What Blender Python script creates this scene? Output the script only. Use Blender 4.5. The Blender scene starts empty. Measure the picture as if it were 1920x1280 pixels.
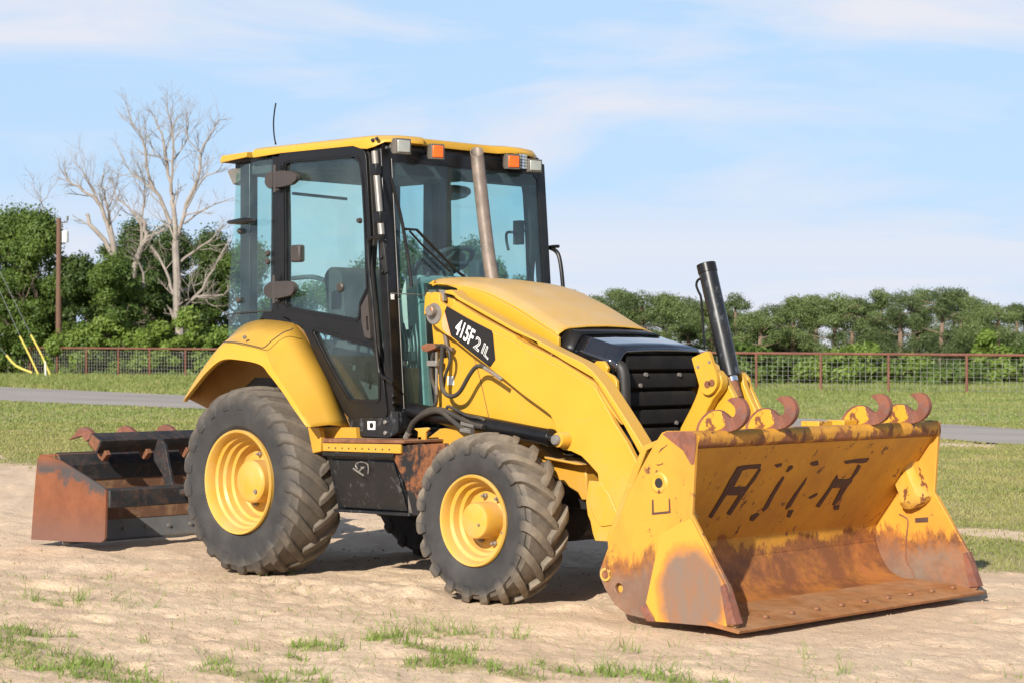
import bpy, bmesh, math, random
import numpy as np
from mathutils import Vector, Matrix, geometry, noise
random.seed(7); rng = np.random.default_rng(7)
SC = bpy.context.scene; COL = SC.collection
R = math.radians; PI = math.pi

# ------------------------------------------------------------------ camera
cam = bpy.data.cameras.new('camera'); camo = bpy.data.objects.new('camera', cam); COL.objects.link(camo)
CAM = Vector((10.195, -9.102, 1.405)); YAW = R(43.864)
cam.sensor_width = 36; cam.lens = 36*3795.6/1920
camo.location = CAM; camo.rotation_euler = (R(90+.341), 0, YAW)
cam.clip_start = .1; cam.clip_end = 3000
cam.dof.use_dof = True; cam.dof.focus_distance = 13.6; cam.dof.aperture_fstop = 7.1
SC.camera = camo
SC.view_settings.view_transform = 'Standard'; SC.view_settings.look = 'None'
SC.view_settings.exposure = 0.50; SC.view_settings.gamma = 1

# ------------------------------------------------------------------ sky and sun
SUN = Vector((1.0, -2.45, 1.35)).normalized()
el = math.asin(SUN.z); az = math.atan2(SUN.x, SUN.y)      # azimuth from +Y, clockwise
w = bpy.data.worlds.new('World'); SC.world = w; w.use_nodes = True
nt = w.node_tree; nt.nodes.clear()
def wn(t, **k):
    n = nt.nodes.new(t)
    for a, b in k.items(): setattr(n, a, b)
    return n
L = nt.links.new
out = wn('ShaderNodeOutputWorld'); bg = wn('ShaderNodeBackground'); bg.inputs['Strength'].default_value = 0.08
sky = wn('ShaderNodeTexSky', sky_type='NISHITA'); sky.sun_disc = False
sky.sun_elevation = el; sky.sun_rotation = az; sky.air_density = 1.15; sky.dust_density = .5; sky.ozone_density = 2.5
tc = wn('ShaderNodeTexCoord'); mp = wn('ShaderNodeMapping'); mp.inputs['Scale'].default_value = (1, 1, 5.5)
mp.inputs['Rotation'].default_value = (R(9), R(-6), R(20))
n1 = wn('ShaderNodeTexNoise'); n1.inputs['Scale'].default_value = 3.1; n1.inputs['Detail'].default_value = 10; n1.inputs['Roughness'].default_value = .56; n1.inputs['Distortion'].default_value = .8
cr = wn('ShaderNodeValToRGB'); cr.color_ramp.elements[0].position = .42; cr.color_ramp.elements[1].position = .64
cr.color_ramp.elements[0].color = (.08, .08, .08, 1); cr.color_ramp.elements[1].color = (1, 1, 1, 1)
sep = wn('ShaderNodeSeparateXYZ')
hz = wn('ShaderNodeMapRange'); hz.inputs['From Min'].default_value = 0; hz.inputs['From Max'].default_value = .30
hz.inputs['To Min'].default_value = .72; hz.inputs['To Max'].default_value = .0
mx = wn('ShaderNodeMix', data_type='RGBA'); mx2 = wn('ShaderNodeMix', data_type='RGBA')
CLOUD = (7.2, 7.35, 8.1, 1)
mx.inputs['B'].default_value = CLOUD; mx2.inputs['B'].default_value = (4.4, 6.5, 9.3, 1)
L(tc.outputs['Generated'], mp.inputs['Vector']); L(mp.outputs[0], n1.inputs['Vector']); L(n1.outputs['Fac'], cr.inputs[0])
L(tc.outputs['Generated'], sep.inputs[0]); L(sep.outputs['Z'], hz.inputs['Value'])
hf = wn('ShaderNodeMapRange'); L(sep.outputs['Z'], hf.inputs['Value']); hf.inputs['From Min'].default_value = .14; hf.inputs['From Max'].default_value = .45; hf.inputs['To Min'].default_value = .85; hf.inputs['To Max'].default_value = .0
L(sky.outputs[0], mx2.inputs['A']); L(hf.outputs[0], mx2.inputs['Factor'])
mp2 = wn('ShaderNodeMapping'); mp2.inputs['Scale'].default_value = (1, 1, 7); mp2.inputs['Location'].default_value = (.3, 1.7, .2); L(tc.outputs['Generated'], mp2.inputs['Vector'])
n2 = wn('ShaderNodeTexNoise'); n2.inputs['Scale'].default_value = 3.4; n2.inputs['Detail'].default_value = 10; n2.inputs['Roughness'].default_value = .6; n2.inputs['Distortion'].default_value = .35; L(mp2.outputs[0], n2.inputs['Vector'])
cr2 = wn('ShaderNodeValToRGB'); cr2.color_ramp.elements[0].position = .42; cr2.color_ramp.elements[1].position = .57; L(n2.outputs['Fac'], cr2.inputs[0])
be = wn('ShaderNodeValToRGB'); e_ = be.color_ramp.elements; e_[0].position = .0; e_[0].color = (.15, .15, .15, 1); e_[1].position = .052; e_[1].color = (.85, .85, .85, 1)
x_ = e_.new(.085); x_.color = (.12, .12, .12, 1); x_ = e_.new(.2); x_.color = (.0, .0, .0, 1); L(sep.outputs['Z'], be.inputs[0])
mu = wn('ShaderNodeMath', operation='MULTIPLY'); L(cr2.outputs[0], mu.inputs[0]); L(be.outputs[0], mu.inputs[1])
ma = wn('ShaderNodeMath', operation='MAXIMUM'); L(mu.outputs[0], ma.inputs[0]); L(cr.outputs[0], ma.inputs[1])
cz = wn('ShaderNodeMapRange'); L(sep.outputs['Z'], cz.inputs['Value']); cz.inputs['From Min'].default_value = .22; cz.inputs['From Max'].default_value = .55; cz.inputs['To Min'].default_value = 1; cz.inputs['To Max'].default_value = .15
mc = wn('ShaderNodeMath', operation='MULTIPLY'); L(ma.outputs[0], mc.inputs[0]); L(cz.outputs[0], mc.inputs[1])
L(mx2.outputs['Result'], mx.inputs['A']); L(mc.outputs[0], mx.inputs['Factor']); L(mx.outputs['Result'], bg.inputs['Color']); L(bg.outputs[0], out.inputs[0])
sl = bpy.data.lights.new('sun', 'SUN'); sl.energy = 5.0; sl.angle = R(.6); sl.color = (1, .94, .84)
so = bpy.data.objects.new('sun', sl); COL.objects.link(so); so.rotation_euler = SUN.to_track_quat('Z', 'Y').to_euler()

# ------------------------------------------------------------------ material helpers
class NT:
    def __init__(s, name):
        s.m = bpy.data.materials.new(name); s.m.use_nodes = True; s.t = s.m.node_tree
        s.p = s.t.nodes['Principled BSDF']; s.o = s.t.nodes['Material Output']
    def n(s, typ, ins=None, **k):
        nd = s.t.nodes.new('ShaderNode'+typ)
        for a, b in k.items(): setattr(nd, a, b)
        for a, b in (ins or {}).items():
            if isinstance(b, bpy.types.NodeSocket): s.t.links.new(b, nd.inputs[a])
            else: nd.inputs[a].default_value = b
        return nd
    def co(s, kind='Object'): return s.n('TexCoord').outputs[kind]
    def noise(s, scale, detail=4, rough=.55, vec=None, sc=None, dist=0):
        v = vec or s.co()
        if sc: v = s.n('Mapping', {'Vector': v, 'Scale': sc}).outputs[0]
        return s.n('TexNoise', {'Vector': v, 'Scale': scale, 'Detail': detail, 'Roughness': rough, 'Distortion': dist}).outputs['Fac']
    def ramp(s, fac, *st):
        r = s.n('ValToRGB', {'Fac': fac}); e = r.color_ramp.elements
        while len(e) < len(st): e.new(.5)
        for i, (p, c) in enumerate(st):
            e[i].position = p; e[i].color = tuple(c)+(1,) if hasattr(c, '__len__') else (c, c, c, 1)
        return r.outputs[0]
    def mix(s, f, a, b, blend='MIX'):
        m = s.n('Mix', data_type='RGBA', blend_type=blend)
        for k, v in (('Factor', f), ('A', a), ('B', b)):
            if isinstance(v, bpy.types.NodeSocket): s.t.links.new(v, m.inputs[k])
            elif k == 'Factor': m.inputs[0].default_value = v
            else: m.inputs[k].default_value = tuple(v)+(1,)
        return m.outputs['Result']
    def math(s, op, a, b=0.0, c=0.0):
        m = s.n('Math', operation=op)
        for i, v in enumerate((a, b, c)):
            if isinstance(v, bpy.types.NodeSocket): s.t.links.new(v, m.inputs[i])
            else: m.inputs[i].default_value = v
        return m.outputs[0]
    def rng(s, v, a, b, c=0., d=1.):
        return s.n('MapRange', {'Value': v, 'From Min': a, 'From Max': b, 'To Min': c, 'To Max': d}).outputs[0]
    def set(s, **k):
        for a, v in k.items():
            a = a.replace('_', ' ')
            if isinstance(v, bpy.types.NodeSocket): s.t.links.new(v, s.p.inputs[a])
            else: s.p.inputs[a].default_value = v
        return s
    def bump(s, h, strength=.3, dist=.01):
        b = s.n('Bump', {'Height': h, 'Strength': strength, 'Distance': dist}); s.t.links.new(b.outputs[0], s.p.inputs['Normal'])
    def up(s):   # how far the surface faces the sky: where dust settles
        return s.n('SeparateXYZ', {'Vector': s.n('NewGeometry').outputs['Normal']}).outputs['Z']

YEL = (.58, .315, .026)
DUST = (.56, .42, .27)
RUST = (.17, .062, .028); RUSTL = (.36, .13, .045); STEEL = (.20, .165, .145); YOR = (.50, .215, .022)
def yellow(name, dust=.35, chips=0.0, rough=.38, old=0.0):
    t = NT(name)
    c = t.mix(t.rng(t.noise(1.7, 5), .35, .65), [v*.93 for v in YEL], [min(1, v*1.04) for v in YEL])
    if old: c = t.mix(old, c, YOR)
    d = t.math('MULTIPLY', t.rng(t.up(), .25, .95), t.rng(t.noise(5, 6, .65), .3, .7, .45, 1))
    c = t.mix(t.math('MULTIPLY', d, dust), c, DUST)
    st = t.rng(t.noise(9, 8, .7, sc=(1, 1, .25)), .56, .78, 0, .22)
    c = t.mix(st, c, (.46, .27, .09))
    gr = t.ramp(t.noise(3.2, 10, .78, sc=(.6, 1, 1.3), dist=.6), (.58, 0), (.70, .34)); c = t.mix(gr, c, (.40, .27, .13))
    zz_ = t.n('SeparateXYZ', {'Vector': t.co('Object')}).outputs['Z']
    c = t.mix(t.math('MULTIPLY', t.rng(zz_, .35, 1.05, .38, 0), t.rng(t.noise(6, 8, .72), .35, .65)), c, (.50, .36, .21))
    sr = t.ramp(t.noise(9, 7, .8, sc=(.25, 1, 2.6), dist=.8), (.665, 0), (.69, .55)); c = t.mix(sr, c, (.74, .52, .22))
    sr = t.ramp(t.noise(15, 8, .78, dist=.5), (.70, 0), (.715, .8)); c = t.mix(sr, c, (.16, .08, .03))
    if chips:
        ch = t.ramp(t.noise(14, 8, .72, sc=(1, 1, .6)), (.60-.1*chips, 0), (.63-.1*chips, 1))
        c = t.mix(ch, c, RUST)
    t.set(Base_Color=c, Roughness=t.rng(t.noise(7, 5), .3, .7, rough-.06, rough+.16), Specular_IOR_Level=.45)
    t.bump(t.noise(60, 3), .04, .004)
    return t.m
def plain(name, col, rough=.5, metal=0., var=.15, dust=.25, spec=.5, scale=8, dustcol=DUST, fleck=None):
    t = NT(name)
    c = t.mix(t.rng(t.noise(scale, 6, .65), .3, .7), [v*(1-var) for v in col], [min(1, v*(1+var)) for v in col])
    if fleck:
        c = t.mix(t.ramp(t.noise(17, 9, .75, sc=(1, 1, .5)), (fleck[0], 0), (fleck[0]+.05, .85)), c, fleck[1])
    d = t.math('MULTIPLY', t.rng(t.up(), -.1, 1., .15, 1), t.rng(t.noise(3.5, 7, .7), .35, .7))
    c = t.mix(t.math('MULTIPLY', d, dust), c, dustcol)
    t.set(Base_Color=c, Roughness=t.rng(t.noise(11, 5), .3, .7, max(.05, rough-.1), min(1, rough+.1)), Metallic=metal, Specular_IOR_Level=spec)
    return t.m

M = {}
M['yel'] = yellow('yellow_paint')
M['yel_hood'] = yellow('yellow_hood_paint', dust=.65)
M['yel_fender'] = yellow('yellow_fender_paint', dust=.15)
M['yel_rim'] = yellow('yellow_rim_paint', dust=.25, rough=.4)
M['yel_low'] = yellow('yellow_dirty_paint', dust=.6, old=.35)
M['yel_chip'] = yellow('yellow_chipped_paint', dust=.2, chips=.6, old=.1)
M['black'] = plain('black_frame_paint', (.0055, .0055, .0065), .34, dust=.035, spec=.4, fleck=(.72, (.05, .045, .042)))
M['blackg'] = plain('glossy_black_plastic', (.010, .011, .015), .10, dust=.02, spec=.6)
for m_ in ('blackg',):
    b_ = M[m_].node_tree.nodes['Principled BSDF']; b_.inputs['Coat Weight'].default_value = 1.; b_.inputs['Coat Roughness'].default_value = .06; b_.inputs['Coat IOR'].default_value = 1.7
M['blackw'] = plain('worn_black_paint', (.007, .009, .012), .34, dust=.07, fleck=(.56, (.075, .08, .088)))
M['grille'] = plain('black_grille_steel', (.008, .008, .009), .75, dust=.06, spec=.2)
M['plastic'] = plain('grey_black_plastic', (.014, .0135, .0135), .5, dust=.10)
M['hinge'] = plain('brown_black_plastic', (.038, .031, .030), .55, dust=.12)
M['rubber_seal'] = plain('rubber_seal', (.02, .02, .02), .7, dust=.15)
M['hose'] = plain('hose_rubber', (.026, .023, .021), .5, dust=.22, scale=20)
M['steel'] = plain('bare_steel', (.24, .22, .20), .4, metal=.4, dust=.2, fleck=(.6, RUSTL))
M['chrome'] = plain('chrome_rod', (.75, .75, .76), .12, metal=1., dust=0)
M['exhaust'] = plain('weathered_exhaust', (.19, .15, .125), .55, metal=.2, var=.35, dust=.15, fleck=(.63, (.48, .42, .38)))
M['rust'] = plain('rust', RUST, .8, var=.35, dust=.3, scale=14, fleck=(.58, RUSTL))
M['rust_flat'] = plain('flat_rust_mark', (.075, .036, .028), .75, var=.25, dust=.05, scale=30)
M['fender_under'] = plain('fender_underside', (.30, .15, .03), .7, dust=.4)
M['greyin'] = plain('cab_trim_grey', (.42, .46, .40), .7, dust=.15)
M['dark_in'] = plain('cab_trim_dark', (.05, .055, .06), .7, dust=.1)
M['seat'] = plain('seat_fabric', (.045, .05, .055), .9, dust=.12)
M['amber'] = plain('amber_lens', (.95, .13, .01), .25, dust=.03)
M['lens'] = plain('clear_lens', (.36, .37, .34), .12, dust=.15)
M['lamp_body'] = plain('lamp_housing', (.10, .09, .08), .6, dust=.35)
M['white'] = plain('white_print', (.85, .85, .83), .5, dust=.05)
M['decal'] = plain('black_print', (.009, .008, .008), .4, dust=.03)
M['pink'] = plain('faded_red_print', (.83, .33, .16), .45, dust=.05)
M['tank'] = plain('brown_tank', (.20, .085, .03), .6, dust=.1)

def tyre_mat(name, dirt):
    t = NT(name)
    sp = t.n('SeparateXYZ', {'Vector': t.co()})
    r = t.math('SQRT', t.math('ADD', t.math('POWER', sp.outputs['X'], 2.), t.math('POWER', sp.outputs['Z'], 2.)))
    c = t.mix(t.rng(t.noise(6, 6, .6), .3, .7), (.030, .029, .030), (.046, .044, .043))
    tread = t.rng(t.math('ADD', r, t.math('MULTIPLY', t.noise(9, 6, .7), .09)), dirt[0], dirt[1])
    mud = t.math('MULTIPLY', tread, t.rng(t.noise(13, 7, .7), .25, .65, .35, 1))
    c = t.mix(t.math('MULTIPLY', mud, dirt[2]), c, (.27, .215, .155))
    c = t.mix(t.rng(t.noise(3, 5), .5, .8, 0, .3), c, (.12, .105, .09))
    t.set(Base_Color=c, Roughness=.72, Specular_IOR_Level=.35); t.bump(t.noise(45, 6, .7), .25, .006)
    return t.m
M['tyre_f'] = tyre_mat('front_tyre_rubber', (.43, .52, .85))
M['tyre_r'] = tyre_mat('rear_tyre_rubber', (.53, .66, .55))

def glass_mat(name, tint, refl=1.0, grime=.1):
    t = NT(name); t.t.nodes.remove(t.p)
    tr = t.n('BsdfTransparent', {'Color': tuple(tint)+(1,)})
    gl = t.n('BsdfGlossy', {'Roughness': .02, 'Color': (.9, .95, 1, 1)})
    df = t.n('BsdfDiffuse', {'Color': (.45, .5, .5, 1)})
    bf = t.n('NewGeometry').outputs['Backfacing']; fr = t.n('Fresnel', {'IOR': t.math('ADD', t.math('MULTIPLY', bf, -.8333), 1.5)}).outputs[0]
    a = t.n('MixShader', {'Fac': t.math('MULTIPLY', fr, refl)}); t.t.links.new(tr.outputs[0], a.inputs[1]); t.t.links.new(gl.outputs[0], a.inputs[2])
    g = t.math('MULTIPLY', t.rng(t.noise(3, 6, .6), .3, .75), grime)
    b = t.n('MixShader', {'Fac': g}); t.t.links.new(a.outputs[0], b.inputs[1]); t.t.links.new(df.outputs[0], b.inputs[2])
    t.t.links.new(b.outputs[0], t.o.inputs[0]); return t.m
M['glass'] = glass_mat('tinted_cab_glass', (.85, .95, .93), .8, .05)
M['glass_ws'] = glass_mat('tinted_windscreen_glass', (.74, .90, .92), .8, .04)

def bucket_mat(name, lo, hi, grey, chips, less=1.):
    """yellow above, rust then scoured steel where the soil rubs (by height on the plate, broken up by noise)"""
    t = NT(name); sp = t.n('SeparateXYZ', {'Vector': t.co()})
    z = t.math('ADD', sp.outputs['Z'], t.math('MULTIPLY', t.math('SUBTRACT', t.noise(4.5, 11, .80, sc=(1.2, 1.2, .38), dist=.3), .5), .58))
    f = t.rng(z, lo, hi)
    yl = t.mix(t.rng(t.noise(4, 6), .3, .7), (.60, .30, .035), (.54, .25, .03))
    ch = t.ramp(t.noise(11, 9, .74, sc=(1, 1, .7)), (.66-.1*chips, 0), (.68-.1*chips, 1)); yl = t.mix(t.rng(t.noise(2.4, 9, .75, sc=(1, 1, .6)), .44, .66, 0, .55*chips*2), yl, (.34, .155, .035)); yl = t.mix(ch, yl, (.13, .055, .035)); yl = t.mix(t.ramp(t.noise(12, 9, .8, sc=(1.6, 1.6, .22), dist=.5), (.64, 0), (.665, .7)), yl, (.19, .085, .035))
    sc_ = t.ramp(t.noise(26, 6, .7, sc=(.35, 1, 1.2)), (.70, 0), (.73, .8)); yl = t.mix(sc_, yl, (.17, .075, .04))
    low = t.mix(t.rng(t.noise(6, 9, .75, sc=(1, 1, .45)), .32+.25*(1-less), .66+.3*(1-less)), grey, RUSTL); low = t.mix(t.rng(t.noise(2.6, 9, .76), .44, .57, 0, .85*less), low, (.15, .058, .030)); low = t.mix(t.ramp(t.noise(30, 6, .75, sc=(1, .6, 1)), (.66, 0), (.72, .7)), low, (.10, .045, .03))
    c = t.mix(t.rng(f, .0, .36), low, t.mix(t.rng(t.noise(14, 6, .7), .3, .7), (.10, .042, .026), (.40, .15, .03)))
    c = t.mix(t.rng(f, .40, .58), c, yl)
    t.set(Base_Color=c, Roughness=.55, Specular_IOR_Level=.4); t.bump(t.noise(40, 6, .7), .12, .006); return t.m
M['b_side'] = bucket_mat('bucket_side_paint', .24, .50, (.19, .14, .105), .3, .6)
M['b_back'] = bucket_mat('bucket_back_paint', .28, .43, (.38, .155, .028), .55)
M['b_floor'] = plain('bucket_floor_rust', (.30, .118, .036), .6, var=.3, dust=.35, scale=10, fleck=(.6, (.42, .19, .06)))
M['b_top'] = bucket_mat('bucket_lip_paint', .93, 1.0, (.10, .05, .045), .8)
def cutter_mat():
    t = NT('scoured_cutter_plate'); sp = t.n('SeparateXYZ', {'Vector': t.co()})
    dx = t.math('DIVIDE', t.math('SUBTRACT', sp.outputs['X'], 3.80), .25); dz = t.math('DIVIDE', t.math('SUBTRACT', sp.outputs['Z'], .19), .29)
    r = t.math('SQRT', t.math('ADD', t.math('POWER', dx, 2.), t.math('POWER', dz, 2.)))
    r = t.math('ADD', r, t.math('MULTIPLY', t.math('SUBTRACT', t.noise(9, 8, .7), .5), .4))
    g = t.mix(t.rng(t.noise(13, 8, .7, sc=(1, 1, .3)), .35, .7), (.18, .138, .11), (.27, .12, .055))
    c = t.ramp(r, (.70, 0), (.86, 1)); c = t.mix(c, g, (.50, .20, .035)); c = t.mix(t.ramp(r, (.86, 0), (.99, 1)), c, (.60, .30, .035))
    t.set(Base_Color=c, Roughness=.55); t.bump(t.noise(50, 6, .7), .1, .005); return t.m
M['b_cut'] = cutter_mat()
def scoured(name, a, b, c3, scale=3.):
    t = NT(name); n = t.noise(scale, 8, .68, dist=.4); m = t.noise(scale*4, 8, .7)
    c = t.mix(t.ramp(n, (.47, 0), (.53, 1)), a, b); c = t.mix(t.rng(m, .5, .75, 0, .6), c, c3)
    t.set(Base_Color=c, Roughness=.65, Specular_IOR_Level=.4); t.bump(m, .12, .006); return t.m
t = NT('box_blade_end_plate_rust'); sp = t.n('SeparateXYZ', {'Vector': t.co()})
u = t.math('ADD', t.math('ADD', t.math('MULTIPLY', sp.outputs['Z'], 1.5), t.math('MULTIPLY', sp.outputs['X'], .25)), t.math('MULTIPLY', t.math('SUBTRACT', t.noise(4.5, 10, .78), .5), .85))
c = t.mix(t.rng(t.noise(5, 8, .7), .35, .65), (.16, .055, .026), (.23, .082, .036)); c = t.mix(t.rng(sp.outputs['Z'], .12, .34, .75, 0), c, (.16, .085, .065)); c = t.mix(t.ramp(t.noise(22, 7, .75), (.62, 0), (.68, .6)), c, (.10, .045, .03))
c = t.mix(t.math('MULTIPLY', t.ramp(u, (.74, 0), (.80, 1)), t.rng(sp.outputs['Z'], .58, .66, .9, 0)), c, (.055, .058, .061)); t.set(Base_Color=c, Roughness=.65, Specular_IOR_Level=.35); t.bump(t.noise(30, 8, .7), .15, .006); M['blade_side'] = t.m
M['blade_mold'] = scoured('box_blade_moldboard_rust', (.15, .075, .042), (.24, .135, .075), (.05, .038, .034), 3)
M['blade_black'] = scoured('box_blade_black_paint', (.018, .019, .022), (.035, .032, .031), (.16, .065, .035), 5)
M['blade_edge'] = plain('box_blade_cutting_steel', (.17, .17, .17), .45, metal=.3, dust=.3)
M['hookm'] = scoured('hook_rust', (.17, .065, .042), (.23, .085, .05), (.16, .13, .13), 9)
M['cutrust'] = scoured('box_front_rust', (.012, .012, .014), (.21, .078, .030), (.03, .026, .025), 3)

# ------------------------------------------------------------------ mesh helpers
class MB:
    def __init__(s): s.v = []; s.f = []
    def add(s, vs, fs):
        o = len(s.v); s.v += [tuple(v) for v in vs]; s.f += [tuple(i+o for i in f) for f in fs]; return s
    def box(s, a, b):
        x0, y0, z0 = a; x1, y1, z1 = b
        return s.add([(x0,y0,z0),(x1,y0,z0),(x1,y1,z0),(x0,y1,z0),(x0,y0,z1),(x1,y0,z1),(x1,y1,z1),(x0,y1,z1)],
                     [(0,3,2,1),(4,5,6,7),(0,1,5,4),(1,2,6,5),(2,3,7,6),(3,0,4,7)])
    def prism(s, loops, d0, d1, axis='y'):
        """loops: an outline and any holes in the plane across the axis; extruded d0..d1 (numbers)"""
        if not hasattr(loops[0][0], '__len__'): loops = [loops]
        put = {'y': lambda p, d: (p[0], d, p[1]), 'x': lambda p, d: (d, p[0], p[1]), 'z': lambda p, d: (p[0], p[1], d)}[axis]
        tri = geometry.tessellate_polygon([[Vector((p[0], p[1], 0)) for p in l] for l in loops])
        P = [p for l in loops for p in l]; n = len(P)
        vs = [put(p, d0) for p in P]+[put(p, d1) for p in P]
        fs = [t for t in tri]+[(t[2]+n, t[1]+n, t[0]+n) for t in tri]; o = 0
        for l in loops:
            m = len(l)
            fs += [(o+i, o+(i+1) % m, o+(i+1) % m+n, o+i+n) for i in range(m)]; o += m
        return s.add(vs, fs)
    def tube(s, path, r, seg=10, cap=True):
        P = [Vector(p) for p in path]; rr = r if hasattr(r, '__len__') else [r]*len(P)
        vs, fs = [], []; up = Vector((.13, .21, 1)).normalized(); prev = None
        for i, p in enumerate(P):
            t = (P[min(i+1, len(P)-1)]-P[max(i-1, 0)]).normalized()
            if prev is None:
                u = t.cross(up if abs(t.dot(up)) < .95 else Vector((1, 0, 0))).normalized()
            else: u = (prev-t*prev.dot(t)).normalized()
            prev = u; v = t.cross(u)
            for k in range(seg):
                a = 2*PI*k/seg; vs.append(p+(u*math.cos(a)+v*math.sin(a))*rr[i])
        for i in range(len(P)-1):
            for k in range(seg):
                a, b = i*seg+k, i*seg+(k+1) % seg; fs.append((a, b, b+seg, a+seg))
        if cap: fs += [tuple(range(seg-1, -1, -1)), tuple((len(P)-1)*seg+k for k in range(seg))]
        return s.add(vs, fs)
    def lathe(s, prof, seg=48, axis='y', center=(0,0,0), closed=False):
        """prof: (along the axis, radius)"""
        vs, fs = [], []; n = len(prof)
        for k in range(seg):
            a = 2*PI*k/seg; c, si = math.cos(a), math.sin(a)
            for (w_, r) in prof:
                p = {'y': (r*c, w_, r*si), 'x': (w_, r*c, r*si), 'z': (r*c, r*si, w_)}[axis]
                vs.append((p[0]+center[0], p[1]+center[1], p[2]+center[2]))
        for k in range(seg):
            k2 = (k+1) % seg
            for i in range(n if closed else n-1):
                j = (i+1) % n; fs.append((k*n+i, k*n+j, k2*n+j, k2*n+i))
        return s.add(vs, fs)
    def grid(s, rows):
        n = len(rows[0]); vs = [p for r in rows for p in r]
        return s.add(vs, [(i*n+j, i*n+j+1, (i+1)*n+j+1, (i+1)*n+j) for i in range(len(rows)-1) for j in range(n-1)])
    def xf(s, mat): s.v = [tuple(mat @ Vector(v)) for v in s.v]; return s
    def mirror(s): s.v = [(x, -y, z) for x, y, z in s.v]; s.f = [f[::-1] for f in s.f]; return s
def smoothpath(pts, n=6):
    P = [Vector(p) for p in pts]; out = []
    for i in range(len(P)-1):
        p0, p1, p2, p3 = P[max(i-1, 0)], P[i], P[i+1], P[min(i+2, len(P)-1)]
        for k in range(n):
            t = k/n; out.append(.5*((2*p1)+(p2-p0)*t+(2*p0-5*p1+4*p2-p3)*t*t+(3*p1-p0-3*p2+p3)*t**3))
    out.append(P[-1]); return out
def rc(poly, r, n=4):
    out = []; m = len(poly)
    for i in range(m):
        rr = r[i] if hasattr(r, '__len__') else r
        p = Vector(poly[i]); a = Vector(poly[i-1])-p; b = Vector(poly[(i+1) % m])-p
        d = min(rr, a.length*.45, b.length*.45)
        if d < 1e-4: out.append(tuple(p)); continue
        A = p+a.normalized()*d; B = p+b.normalized()*d
        for k in range(n+1):
            t = k/n; out.append(tuple((1-t)**2*A+2*t*(1-t)*p+t*t*B))
    return out
def offset(poly, d):
    """move a closed outline outwards (d>0) by mitred offset"""
    m = len(poly); ar = sum(poly[i-1][0]*poly[i][1]-poly[i][0]*poly[i-1][1] for i in range(m)); sg = 1 if ar > 0 else -1
    out = []
    for i in range(m):
        p = Vector(poly[i]); a = (p-Vector(poly[i-1])).normalized(); b = (Vector(poly[(i+1) % m])-p).normalized()
        na = Vector((a.y, -a.x))*sg; nb = Vector((b.y, -b.x))*sg; k = na+nb
        k = k/max(.35, k.dot(na)) if k.length > 1e-6 else na
        out.append(tuple(p+k*d))
    return out
def ribbon(path, th, cap=True):
    """thick polyline in a plane: outline of a strip th wide on the left of the path"""
    P = [Vector(p) for p in path]; o = []
    for i, p in enumerate(P):
        a = (P[i]-P[i-1]).normalized() if i else (P[1]-P[0]).normalized()
        b = (P[i+1]-P[i]).normalized() if i < len(P)-1 else a
        na, nb = Vector((-a.y, a.x)), Vector((-b.y, b.x)); k = na+nb; o.append(tuple(p+k/max(.3, k.dot(na))*th))
    return [tuple(p) for p in P]+o[::-1]
def make(name, mb, mat, parent=None, bevel=0., smooth=35, seg=2, loc=None, label=None):
    me = bpy.data.meshes.new(name); me.from_pydata(mb.v, [], mb.f); me.update()
    bm = bmesh.new(); bm.from_mesh(me); bmesh.ops.recalc_face_normals(bm, faces=bm.faces); bm.to_mesh(me); bm.free()
    if smooth:
        me.polygons.foreach_set('use_smooth', [True]*len(me.polygons)); me.set_sharp_from_angle(angle=R(smooth))
    me.materials.append(mat if not isinstance(mat, str) else M[mat])
    o = bpy.data.objects.new(name, me); COL.objects.link(o)
    if parent: o.parent = parent
    if loc: o.location = loc
    if bevel:
        b = o.modifiers.new('bevel', 'BEVEL'); b.width = bevel; b.segments = seg; b.limit_method = 'ANGLE'; b.angle_limit = R(40); b.harden_normals = False
    if label: o['label'] = label
    return o
def empty(name, loc=(0,0,0), parent=None, rz=0):
    o = bpy.data.objects.new(name, None); COL.objects.link(o); o.location = loc; o.rotation_euler = (0, 0, rz); o.empty_display_size = .1
    if parent: o.parent = parent
    return o
def tag(o, label=None, cat=None, group=None, kind=None):
    for k, v in (('label', label), ('category', cat), ('group', group), ('kind', kind)):
        if v: o[k] = v
    return o
def copy_tree(o, parent=None):
    c = o.copy(); COL.objects.link(c)
    if parent: c.parent = parent
    for ch in list(o.children): copy_tree(ch, c)
    return c
FWD = Vector((-math.sin(YAW), math.cos(YAW), 0)); RGT = Vector((math.cos(YAW), math.sin(YAW), 0))
def far(lat, dep, z=0.): p = CAM+FWD*dep+RGT*lat; return Vector((p.x, p.y, z))

# ================================================================== the loader tractor
T = tag(empty('loader_tractor'), 'yellow loader tractor with glass cab and a worn rusty front bucket resting on the sand', 'loader tractor')

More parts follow.
